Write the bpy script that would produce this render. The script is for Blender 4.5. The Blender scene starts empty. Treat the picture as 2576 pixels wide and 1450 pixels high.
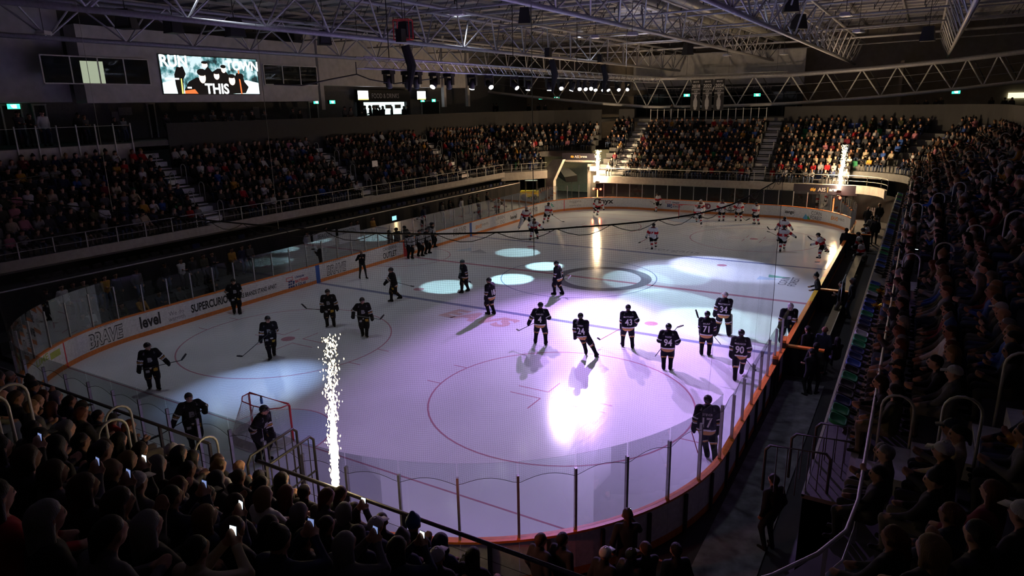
import bpy, bmesh, math, random
import numpy as np
from mathutils import Vector, Matrix
from mathutils.bvhtree import BVHTree
random.seed(7); RNG = np.random.default_rng(7)
SC = bpy.context.scene; COL = SC.collection
PI = math.pi
# ------------------------------------------------------------------ camera
CAM = np.array([16.33921, -34.85027, 9.76280]); YAW, PITCH, ROLL, FPX = -.5390913, -.2643398, -.0209350, 1702.086
IW, IH = 2576, 1450
_f = np.array([math.sin(YAW)*math.cos(PITCH), math.cos(YAW)*math.cos(PITCH), math.sin(PITCH)])
_r = np.array([math.cos(YAW), -math.sin(YAW), 0.]); _u = np.cross(_r, _f)
CR = math.cos(ROLL)*_r + math.sin(ROLL)*_u; CU = -math.sin(ROLL)*_r + math.cos(ROLL)*_u; CF = _f
cd = bpy.data.cameras.new('camera'); cam = bpy.data.objects.new('camera', cd); COL.objects.link(cam)
cd.sensor_width = 36; cd.lens = 36*FPX/IW; cd.clip_start = .05; cd.clip_end = 300
cam.matrix_world = Matrix(((CR[0], CU[0], -CF[0], CAM[0]), (CR[1], CU[1], -CF[1], CAM[1]), (CR[2], CU[2], -CF[2], CAM[2]), (0, 0, 0, 1)))
SC.camera = cam
def gp(u, v, ax, val):                       # the place on the plane axis=val that was measured at photo point (u, v)
    d = CF + CR*(u-IW/2)/FPX - CU*(v-IH/2)/FPX
    return CAM + d*((val-CAM[ax])/d[ax])
def px(P):
    d = np.asarray(P, float)-CAM; z = d @ CF
    return np.stack([IW/2+FPX*(d @ CR)/z, IH/2-FPX*(d @ CU)/z, z], -1)
# ------------------------------------------------------------------ view, world, large lights
vs = SC.view_settings; vs.view_transform = 'Standard'; vs.look = 'None'; vs.exposure = 0.0; vs.gamma = 1; vs.use_curve_mapping = False
w = bpy.data.worlds.new('world'); SC.world = w; w.use_nodes = True
w.node_tree.nodes['Background'].inputs[0].default_value = (.5, .55, .7, 1); w.node_tree.nodes['Background'].inputs[1].default_value = .002
def light(kind, name, loc, power, color=(1, 1, 1), target=None, angle=60, blend=.5, radius=.1, size=1., parent=None):
    d = bpy.data.lights.new(name, kind); d.energy = power; d.color = color
    if kind == 'SPOT': d.spot_size = math.radians(angle); d.spot_blend = blend; d.shadow_soft_size = radius
    if kind == 'POINT': d.shadow_soft_size = radius
    if kind == 'AREA': d.shape = 'SQUARE'; d.size = size
    o = bpy.data.objects.new(name, d); COL.objects.link(o); o.location = loc
    if target is not None: o.rotation_euler = (Vector(target)-Vector(loc)).to_track_quat('-Z', 'Y').to_euler()
    if parent: o.parent = parent; o.matrix_parent_inverse = parent.matrix_basis.inverted()
    return o
TX, TZ = -2.6, 11.1                          # the lighting truss over the ice
COOL = (.72, .82, 1.); VIO = (.62, .34, 1.); CYA = (.55, .93, 1.); WRM = (1., .7, .4)
# fill lamps added below the roof for the ambient light on the ice
for hx in (-8, 8):
    for hy in (-17, 0, 17): light('SPOT', 'fill_lamp_light', (hx, hy, 15.2), 1200, (.86, .92, 1.), (hx*.8, hy*.9, 0), 104, .9, .5)
# beams thrown by the moving heads on the truss: (y on truss, target on ice, power, colour, cone, blend)
BEAMS = [(-5.0, (10.0, -11.6), 19000, VIO, 44, .8), (7.4, (5.8, -12.6), 34000, VIO, 41, .7), (3.0, (6.4, -10.4), 9000, (.72, .55, 1.), 34, .7),
         (5.6, (4.4, -6.6), 26000, (.88, .8, 1.), 19, .8), (-2.5, (9.6, -5.0), 15000, (.70, .92, 1.), 19, .5), (10.0, (6.6, 6.0), 17000, (.58, .64, 1.), 24, .45),
         (12.0, (7.4, 1.0), 15000, (.6, .62, 1.), 40, .8), (1.5, (-3.0, 1.5), 9500, CYA, 13, .12), (-1.0, (-3.2, -2.2), 9500, CYA, 14, .1), (4.6, (-6.5, 4.3), 4800, CYA, 15, .08),
         (-6.5, (-5.6, -5.3), 5500, CYA, 15.5, .08), (8.0, (3.2, .9), 4200, CYA, 16, .08), (9.2, (4.5, 3.1), 6000, CYA, 16, .1), (6.4, (6.8, -3.6), 9500, CYA, 19, .15),
         (-9.5, (-3.6, -19.8), 11000, (.38, .55, 1.), 20, 1.), (14.0, (-.5, -7.4), 11000, VIO, 20, .9)]
# ------------------------------------------------------------------ materials
MATS = {}
def nodes_of(m):
    m.use_nodes = True; nt = m.node_tree; return nt, nt.nodes, nt.links, nt.nodes['Principled BSDF']
def mat(name, col, rough=.6, metal=0., emit=None, es=1., var=.12, scale=9., bump=0., spec=.5):
    if name in MATS: return MATS[name]
    m = bpy.data.materials.new(name); nt, N, L, b = nodes_of(m); MATS[name] = m
    b.inputs['Roughness'].default_value = rough; b.inputs['Metallic'].default_value = metal; b.inputs['Specular IOR Level'].default_value = spec
    tc = N.new('ShaderNodeTexCoord'); nz = N.new('ShaderNodeTexNoise'); nz.inputs['Scale'].default_value = scale; nz.inputs['Detail'].default_value = 3
    L.new(tc.outputs['Object'], nz.inputs['Vector'])
    r = N.new('ShaderNodeValToRGB'); c = np.array(col[:3])
    r.color_ramp.elements[0].position = .3; r.color_ramp.elements[1].position = .7
    r.color_ramp.elements[0].color = (*(c*(1-var)), 1); r.color_ramp.elements[1].color = (*np.minimum(c*(1+var), 1), 1)
    L.new(nz.outputs['Fac'], r.inputs[0]); L.new(r.outputs[0], b.inputs['Base Color'])
    if bump:
        bp = N.new('ShaderNodeBump'); bp.inputs['Strength'].default_value = bump; bp.inputs['Distance'].default_value = .02
        L.new(nz.outputs['Fac'], bp.inputs['Height']); L.new(bp.outputs[0], b.inputs['Normal'])
    if emit: b.inputs['Emission Color'].default_value = (*emit, 1); b.inputs['Emission Strength'].default_value = es
    return m
def glass_mat(name, tint=(.93, .97, .96), refl=1.):
    if name in MATS: return MATS[name]
    m = bpy.data.materials.new(name); m.use_nodes = True; nt = m.node_tree; N, L = nt.nodes, nt.links; N.clear(); MATS[name] = m
    out = N.new('ShaderNodeOutputMaterial'); mx = N.new('ShaderNodeMixShader'); tr = N.new('ShaderNodeBsdfTransparent'); gl = N.new('ShaderNodeBsdfGlossy')
    fr = N.new('ShaderNodeFresnel'); fr.inputs['IOR'].default_value = 1.5; nz = N.new('ShaderNodeTexNoise'); nz.inputs['Scale'].default_value = 1.3
    mu = N.new('ShaderNodeMath'); mu.operation = 'MULTIPLY'; mu.inputs[1].default_value = refl
    bp = N.new('ShaderNodeBump'); bp.inputs['Strength'].default_value = .02; L.new(nz.outputs['Fac'], bp.inputs['Height']); L.new(bp.outputs[0], gl.inputs['Normal'])
    tr.inputs[0].default_value = (*tint, 1); gl.inputs['Roughness'].default_value = .02
    L.new(fr.outputs[0], mu.inputs[0]); L.new(mu.outputs[0], mx.inputs[0]); L.new(tr.outputs[0], mx.inputs[1]); L.new(gl.outputs[0], mx.inputs[2]); L.new(mx.outputs[0], out.inputs[0])
    return m
def emis(name, col, s):
    if name in MATS: return MATS[name]
    m = bpy.data.materials.new(name); nt, N, L, b = nodes_of(m); MATS[name] = m
    b.inputs['Base Color'].default_value = (.02, .02, .02, 1); b.inputs['Emission Color'].default_value = (*col, 1); b.inputs['Emission Strength'].default_value = s
    return m
def ice_mat(name, col):
    m = bpy.data.materials.new(name); nt, N, L, b = nodes_of(m); MATS[name] = m
    tc = N.new('ShaderNodeTexCoord'); n1 = N.new('ShaderNodeTexNoise'); n1.inputs['Scale'].default_value = .35; n1.inputs['Detail'].default_value = 5
    L.new(tc.outputs['Object'], n1.inputs['Vector'])
    mp = N.new('ShaderNodeMapping'); mp.inputs['Scale'].default_value = (9, 1.1, 1); mp.inputs['Rotation'].default_value = (0, 0, .6)
    n2 = N.new('ShaderNodeTexNoise'); n2.inputs['Scale'].default_value = 1.6; n2.inputs['Detail'].default_value = 6; n2.inputs['Distortion'].default_value = 1.6
    L.new(tc.outputs['Object'], mp.inputs['Vector']); L.new(mp.outputs[0], n2.inputs['Vector'])
    c = np.array(col); r = N.new('ShaderNodeValToRGB'); r.color_ramp.elements[0].position = .35; r.color_ramp.elements[1].position = .7
    r.color_ramp.elements[0].color = (*(c*.93), 1); r.color_ramp.elements[1].color = (*np.minimum(c*1.04, 1), 1); L.new(n1.outputs['Fac'], r.inputs[0]); L.new(r.outputs[0], b.inputs['Base Color'])
    mr = N.new('ShaderNodeMapRange'); mr.inputs['To Min'].default_value = .07; mr.inputs['To Max'].default_value = .15; L.new(n2.outputs['Fac'], mr.inputs['Value']); L.new(mr.outputs[0], b.inputs['Roughness'])
    bp = N.new('ShaderNodeBump'); bp.inputs['Strength'].default_value = .08; bp.inputs['Distance'].default_value = .01; L.new(n2.outputs['Fac'], bp.inputs['Height']); L.new(bp.outputs[0], b.inputs['Normal'])
    b.inputs['Specular IOR Level'].default_value = .4
    return m
def person_mat(name, rough, objcol):
    m = bpy.data.materials.new(name); nt, N, L, b = nodes_of(m); MATS[name] = m
    at = N.new('ShaderNodeAttribute'); at.attribute_name = 'Col'; b.inputs['Roughness'].default_value = rough; b.inputs['Specular IOR Level'].default_value = .1
    nz = N.new('ShaderNodeTexNoise'); nz.inputs['Scale'].default_value = 14; tc = N.new('ShaderNodeTexCoord'); L.new(tc.outputs['Object'], nz.inputs['Vector'])
    mr = N.new('ShaderNodeMapRange'); mr.inputs['To Min'].default_value = .82; mr.inputs['To Max'].default_value = 1.12; L.new(nz.outputs['Fac'], mr.inputs['Value'])
    def vm(op, *ins):
        q = N.new('ShaderNodeVectorMath'); q.operation = op
        for i, s in enumerate(ins):
            if hasattr(s, 'node'): L.new(s, q.inputs['Scale'] if (op == 'SCALE' and i == 1) else q.inputs[i])
            else: q.inputs[i].default_value = s
        return q.outputs[0]
    if objcol:                                # Col holds masks: r skin, g top, b legs; the clothing colour is the object's own
        oi = N.new('ShaderNodeObjectInfo'); sp = N.new('ShaderNodeSeparateColor'); L.new(at.outputs['Color'], sp.inputs[0])
        def ramp(src, cols):
            r = N.new('ShaderNodeValToRGB'); r.color_ramp.interpolation = 'CONSTANT'
            for i, c in enumerate(cols):
                e = r.color_ramp.elements[0] if i == 0 else (r.color_ramp.elements[1] if i == 1 else r.color_ramp.elements.new(i/len(cols)))
                e.position = i/len(cols); e.color = (*c, 1)
            L.new(src, r.inputs[0]); return r.outputs[0]
        sk = ramp(oi.outputs['Random'], [(.26, .14, .09), (.32, .18, .12), (.2, .1, .065), (.36, .21, .15)]); lg = ramp(oi.outputs['Random'], [(.012, .012, .014), (.04, .055, .1), (.015, .016, .02), (.06, .08, .14), (.1, .09, .075)])
        s = vm('ADD', vm('ADD', vm('SCALE', sk, sp.outputs[0]), vm('SCALE', oi.outputs['Color'], sp.outputs[1])), vm('SCALE', lg, sp.outputs[2]))
        s = vm('ADD', s, (.012, .012, .012))
    else: s = at.outputs['Color']
    L.new(vm('SCALE', s, mr.outputs[0]), b.inputs['Base Color'])
    return m
person_mat('player_cloth', .75, False); person_mat('spectator_cloth', .8, True)
def objcol_mat(name, rough):
    m = bpy.data.materials.new(name); nt, N, L, b = nodes_of(m); MATS[name] = m; oi = N.new('ShaderNodeObjectInfo')
    nz = N.new('ShaderNodeTexNoise'); nz.inputs['Scale'].default_value = 60; mx = N.new('ShaderNodeMix'); mx.data_type = 'RGBA'; mx.blend_type = 'MULTIPLY'; mx.inputs[0].default_value = .35
    L.new(oi.outputs['Color'], mx.inputs[6]); L.new(nz.outputs['Color'], mx.inputs[7]); L.new(mx.outputs[2], b.inputs['Base Color']); b.inputs['Roughness'].default_value = rough; b.inputs['Specular IOR Level'].default_value = .15
    if name == 'hair':
        tc = N.new('ShaderNodeTexCoord'); mp = N.new('ShaderNodeMapping'); mp.inputs['Scale'].default_value = (3, 3, .35); L.new(tc.outputs['Object'], mp.inputs['Vector']); L.new(mp.outputs[0], nz.inputs['Vector']); bp = N.new('ShaderNodeBump'); bp.inputs['Strength'].default_value = .9; bp.inputs['Distance'].default_value = .01; L.new(nz.outputs['Fac'], bp.inputs['Height']); L.new(bp.outputs[0], b.inputs['Normal'])
    return m
objcol_mat('hair', .6); objcol_mat('coloured_plastic', .45)
M = dict(
    white=mat('board_white', (.72, .72, .72), .35), orange=mat('orange_plastic', (.75, .2, .03), .4), yellow=mat('yellow_plastic', (.85, .5, .04), .4), kick=mat('kick_orange', (.7, .22, .05), .45),
    steel=mat('dull_steel', (.42, .43, .44), .38, .8), gal=mat('galvanised_steel', (.36, .36, .34), .5, .4), dsteel=mat('dark_steel', (.06, .06, .065), .5, .5), roofsteel=mat('roof_steel', (.32, .32, .36), .5, .3), palesteel=mat('pale_painted_steel', (.5, .51, .52), .5),
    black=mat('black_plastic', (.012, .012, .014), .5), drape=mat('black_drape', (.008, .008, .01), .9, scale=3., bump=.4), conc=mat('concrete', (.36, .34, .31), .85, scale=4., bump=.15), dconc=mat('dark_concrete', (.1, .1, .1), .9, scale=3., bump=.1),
    wallp=mat('pale_wall_paint', (.4, .4, .42), .8, scale=2.), wallb=mat('brown_wall_paint', (.3, .26, .22), .8, scale=2.), wallk=mat('black_wall_paint', (.02, .02, .022), .8, scale=2.), ceil=mat('ceiling_panel', (.34, .34, .38), .8, scale=1.2),
    floorb=mat('black_rubber_floor', (.03, .03, .034), .85, scale=5.), nosing=mat('metal_step', (.5, .5, .5), .5, .2), glass=glass_mat('plexiglass', refl=.42), pane=glass_mat('window_glass', (.7, .75, .78), .8), net=mat('net_cord', (.03, .03, .035), .8), rope=mat('black_rope', (.012, .012, .012), .8),
    red=mat('red_paint', (.55, .02, .03), .4), blue=mat('blue_paint', (.02, .1, .42), .4), ink=mat('black_print', (.02, .02, .025), .5), grey=mat('grey_print', (.25, .25, .26), .5), pale=mat('pale_print', (.62, .62, .62), .5), redink=mat('red_print', (.65, .03, .05), .5),
    navy=mat('navy_print', (.03, .05, .2), .5), orink=mat('orange_print', (.75, .28, .05), .5), green=mat('green_print', (.05, .35, .12), .5), teal=mat('teal_print', (.05, .42, .38), .5), skyb=mat('sky_blue_print', (.12, .45, .7), .5), gold=mat('gold_print', (.7, .42, .08), .5), lime=mat('lime_print', (.42, .5, .08), .5),
    plum=mat('maroon_print', (.22, .03, .06), .5), netw=mat('white_net_cord', (.7, .7, .68), .8), hat=mat('helmet_black', (.012, .012, .015), .22), lens=emis('lamp_lens', (.95, .92, 1.), 14.), dimlens=mat('dark_lens', (.1, .14, .2), .1), exitg=emis('exit_green', (.05, .75, .38), 2.6), exitw=emis('exit_white', (.8, 1., .95), 3.),
    phone=emis('phone_screen', (.75, .9, 1.), 2.4), wood=mat('wood_plank', (.3, .17, .12), .6), num=mat('jersey_number', (.75, .73, .71), .7), visor=glass_mat('visor', (.8, .85, .9), 1.))
ICE = ice_mat('ice', (.74, .77, .8)); ICEB = ice_mat('ice_blue', (.24, .27, .42)); ICER = ice_mat('ice_red', (.52, .26, .33)); ICED = ice_mat('ice_dark_print', (.22, .22, .26)); ICEC = ice_mat('ice_crease', (.5, .62, .76)); ICEK = ice_mat('ice_grey_print', (.48, .5, .54)); ICEO = ice_mat('ice_orange_print', (.66, .5, .45)); ICEG = ice_mat('ice_green_print', (.2, .45, .35))
# ------------------------------------------------------------------ mesh helpers
def link(o, parent=None):
    COL.objects.link(o)
    if parent is not None: o.parent = parent
    return o
LONG = []
def tag(o, label=None, cat=None, group=None, kind=None):
    if label:
        o['label'] = label
        if len(label.split()) > 16: LONG.append(label)
    if cat: o['category'] = cat
    if group: o['group'] = group
    if kind: o['kind'] = kind
    return o
def empty(name, loc=(0, 0, 0), rz=0., label=None, cat=None, group=None, kind=None):
    o = bpy.data.objects.new(name, None); o.empty_display_size = .2; o.location = loc; o.rotation_euler = (0, 0, rz); link(o); return tag(o, label, cat, group, kind)
def mesh_np(name, V, F, smooth=False):
    me = bpy.data.meshes.new(name); V = np.asarray(V, np.float32); F = np.asarray(F, np.int32); n, k = F.shape
    me.vertices.add(len(V)); me.vertices.foreach_set('co', V.ravel()); me.loops.add(n*k); me.loops.foreach_set('vertex_index', F.ravel())
    me.polygons.add(n); me.polygons.foreach_set('loop_start', np.arange(0, n*k, k, dtype=np.int32)); me.polygons.foreach_set('loop_total', np.full(n, k, np.int32))
    if smooth: me.polygons.foreach_set('use_smooth', np.ones(n, bool))
    me.update(calc_edges=True); return me
def obj(name, me, m=None, parent=None, loc=None, rot=None):
    o = bpy.data.objects.new(name, me)
    if m is not None and not me.materials: me.materials.append(m)
    if loc is not None: o.location = loc
    if rot is not None: o.rotation_euler = rot
    return link(o, parent)
class MB:
    def __init__(s): s.v = []; s.f = []
    def add(s, V, F):
        n = len(s.v); s.v += [tuple(map(float, q)) for q in V]; s.f += [tuple(i+n for i in f) for f in F]; return s
    def box(s, c, d, rz=0., R=None, taper=1.):
        hx, hy, hz = d[0]/2, d[1]/2, d[2]/2; V = []
        for z in (-1, 1):
            k = taper if z > 0 else 1.
            for x, y in ((-1, -1), (1, -1), (1, 1), (-1, 1)): V.append(Vector((x*hx*k, y*hy*k, z*hz)))
        R = R or Matrix.Rotation(rz, 3, 'Z'); c = Vector(c)
        return s.add([R @ q + c for q in V], [(3, 2, 1, 0), (4, 5, 6, 7), (0, 1, 5, 4), (1, 2, 6, 5), (2, 3, 7, 6), (3, 0, 4, 7)])
    def tube(s, pts, r, n=6, cap=True):
        P = [Vector(q) for q in pts]; V = []; F = []; up = None; m = len(P); rr = r if hasattr(r, '__len__') else [r]*m
        for i, q in enumerate(P):
            t = ((P[min(i+1, m-1)]-q).normalized()+(q-P[max(i-1, 0)]).normalized())
            t = t.normalized() if t.length > 1e-6 else Vector((0, 0, 1))
            if up is None: up = Vector((0, 0, 1)) if abs(t.z) < .9 else Vector((1, 0, 0))
            a = t.cross(up); a = a.normalized() if a.length > 1e-5 else t.orthogonal().normalized(); b = t.cross(a)
            for k in range(n):
                an = 2*PI*k/n; V.append(q+(a*math.cos(an)+b*math.sin(an))*rr[i])
        for i in range(m-1):
            for k in range(n): F.append((i*n+k, (i+1)*n+k, (i+1)*n+(k+1) % n, i*n+(k+1) % n))
        if cap: F.append(tuple(range(n))); F.append(tuple(range((m-1)*n, m*n))[::-1])
        return s.add(V, F)
    def prism(s, poly, z0, z1):               # poly: xy list
        n = len(poly); V = [(x, y, z0) for x, y in poly]+[(x, y, z1) for x, y in poly]
        return s.add(V, [tuple(range(n))[::-1], tuple(range(n, 2*n))]+[(i, (i+1) % n, n+(i+1) % n, n+i) for i in range(n)])
    def lathe(s, prof, n=12, c=(0, 0, 0)):
        V = []; F = []
        for r, z in prof:
            for k in range(n): V.append((c[0]+r*math.cos(2*PI*k/n), c[1]+r*math.sin(2*PI*k/n), c[2]+z))
        for i in range(len(prof)-1):
            for k in range(n): F.append((i*n+k, i*n+(k+1) % n, (i+1)*n+(k+1) % n, (i+1)*n+k))
        F.append(tuple(range(n))[::-1]); F.append(tuple(range((len(prof)-1)*n, len(prof)*n)))
        return s.add(V, F)
    def xf(s, Mx): s.v = [tuple(Mx @ Vector(q)) for q in s.v]; return s
    def mesh(s, name, smooth=False):
        me = bpy.data.meshes.new(name); me.from_pydata(s.v, [], s.f)
        if smooth: me.polygons.foreach_set('use_smooth', np.ones(len(me.polygons), bool))
        me.update(); return me
    def build(s, name, m, parent=None, smooth=False, loc=None, rot=None): return obj(name, s.mesh(name, smooth), m, parent, loc, rot)
def copy_tree(o, parent=None):
    c = o.copy(); link(c); c.parent = parent
    for ch in o.children: copy_tree(ch, c)
    return c
# ------------------------------------------------------------------ lettering (flat print built as thin mesh)
TXC = {}
def text_vf(body, size=1., bold=0., shear=0., narrow=1.):
    key = (body, bold, shear, narrow)
    if key not in TXC:
        cu = bpy.data.curves.new('t', 'FONT'); cu.body = body; cu.align_x = 'CENTER'; cu.align_y = 'CENTER'; cu.offset = bold; cu.shear = shear; cu.resolution_u = 3; cu.space_line = .85
        ob = bpy.data.objects.new('t', cu); me = bpy.data.meshes.new_from_object(ob)
        V = np.zeros(len(me.vertices)*3, np.float32); me.vertices.foreach_get('co', V); V = V.reshape(-1, 3)[:, :2].copy(); V[:, 0] *= narrow
        F = [tuple(p.vertices) for p in me.polygons]; V -= (V.max(0)+V.min(0))/2
        bpy.data.objects.remove(ob); bpy.data.curves.remove(cu); bpy.data.meshes.remove(me); TXC[key] = (V, F)
    V, F = TXC[key]; return V*size, F
def text_obj(name, body, size, m, fn, parent, bold=0., shear=0., narrow=1., label=None):
    V, F = text_vf(body, size, bold, shear, narrow)
    b = MB(); b.add([fn(float(x), float(y)) for x, y in V], F); o = b.build(name, m, parent)
    if label: o['label'] = label
    return o
def text_plane(name, body, size, m, c, right, up, parent, **k):
    c, right, up = Vector(c), Vector(right), Vector(up); return text_obj(name, body, size, m, lambda x, y: c+right*x+up*y, parent, **k)
# ------------------------------------------------------------------ bodies: one continuous skin grown around a posed skeleton
def _seg(P, a, b):
    ab = b-a; t = np.clip(((P-a) @ ab)/max(float(ab @ ab), 1e-9), 0, 1); return np.linalg.norm(P-(a+t[..., None]*ab), axis=-1), t
def axis_pts(lo, hi, h, fine):
    out = [lo]
    while out[-1] < hi:
        x = out[-1]; s = h
        for a, b, hf in fine:
            if a-h <= x <= b: s = min(s, hf)
        out.append(x+s)
    return np.array(out)
def grow(prims, h, fine=None, k=.016):
    fine = fine or ((), (), ())
    A = np.array([np.minimum(p[0]-max(p[2], p[3]), p[1]-max(p[2], p[3])) for p in prims]).min(0)-2.2*h
    B = np.array([np.maximum(p[0]+max(p[2], p[3]), p[1]+max(p[2], p[3])) for p in prims]).max(0)+2.2*h
    X = [axis_pts(A[i], B[i], h, fine[i]) for i in range(3)]
    S = np.zeros((len(X[0]), len(X[1]), len(X[2])), np.float32)
    for a, b, ra, rb, rg in prims:
        R = max(ra, rb)+.09; sl = []
        for i in range(3):
            lo, hi = np.searchsorted(X[i], [min(a[i], b[i])-R, max(a[i], b[i])+R]); sl.append(slice(lo, hi))
        G = np.stack(np.meshgrid(X[0][sl[0]], X[1][sl[1]], X[2][sl[2]], indexing='ij'), -1)
        d, t = _seg(G, a, b); S[tuple(sl)] += np.exp(-(d-(ra+(rb-ra)*t))/k)
    F = -k*np.log(S+1e-12)
    V, Q = surfnet(X, F)
    D = []; T = []
    for a, b, ra, rb, rg in prims:
        d, t = _seg(V, a, b); D.append(d-(ra+(rb-ra)*t)); T.append(t)
    D = np.array(D); j = D.argmin(0); reg = np.array([p[4] for p in prims])[j]; t = np.array(T)[j, np.arange(len(V))]
    return V, Q, reg, t
def surfnet(X, F):
    ins = F < 0; c = np.zeros(tuple(n-1 for n in F.shape), np.int8); offs = [(i, j, k) for i in (0, 1) for j in (0, 1) for k in (0, 1)]
    n0, n1, n2 = F.shape
    for i, j, k in offs: c += ins[i:n0-1+i, j:n1-1+j, k:n2-1+k]
    act = (c > 0) & (c < 8); I = np.argwhere(act); idx = -np.ones(act.shape, np.int64); idx[act] = np.arange(len(I))
    P = np.stack([np.stack([X[0][I[:, 0]+i], X[1][I[:, 1]+j], X[2][I[:, 2]+k]], -1) for i, j, k in offs], 1)
    val = np.stack([F[I[:, 0]+i, I[:, 1]+j, I[:, 2]+k] for i, j, k in offs], 1)
    acc = np.zeros((len(I), 3)); cnt = np.zeros(len(I))
    for e0 in range(8):
        for b in (1, 2, 4):
            if e0 & b: continue
            e1 = e0 | b; m = (val[:, e0] < 0) != (val[:, e1] < 0); t = np.where(m, val[:, e0]/np.where(m, val[:, e0]-val[:, e1], 1), 0)
            acc += np.where(m[:, None], P[:, e0]+t[:, None]*(P[:, e1]-P[:, e0]), 0); cnt += m
    V = acc/cnt[:, None]; Q = []
    for ax in range(3):
        o = [a for a in range(3) if a != ax]; s0 = [slice(None)]*3; s1 = [slice(None)]*3; s0[ax] = slice(0, -1); s1[ax] = slice(1, None)
        for a in o: s0[a] = s1[a] = slice(1, -1)
        a0, a1 = ins[tuple(s0)], ins[tuple(s1)]; E = np.argwhere(a0 != a1); sg = a0[a0 != a1]
        for a in o: E[:, a] += 1
        def cell(d1, d2): q = E.copy(); q[:, o[0]] += d1; q[:, o[1]] += d2; return idx[q[:, 0], q[:, 1], q[:, 2]]
        q = np.stack([cell(-1, -1), cell(0, -1), cell(0, 0), cell(-1, 0)], 1)
        flip = sg if ax != 1 else ~sg; q[~flip] = q[~flip][:, ::-1]; Q.append(q)
    Q = np.concatenate(Q); return V, Q[(Q >= 0).all(1)]
def ik(S, T, l1, l2, hint):
    d = T-S; L = float(np.linalg.norm(d)); Lm = min(max(L, abs(l1-l2)+.01), (l1+l2)*.995); n = d/max(L, 1e-6); T = S+n*Lm
    a = (l1*l1-l2*l2+Lm*Lm)/(2*Lm); hgt = math.sqrt(max(l1*l1-a*a, 0)); h = np.array(hint, float); h -= n*(h @ n); h /= max(np.linalg.norm(h), 1e-6)
    return S+n*a+h*hgt, T
def v3(*a): return np.array(a, float)
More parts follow.
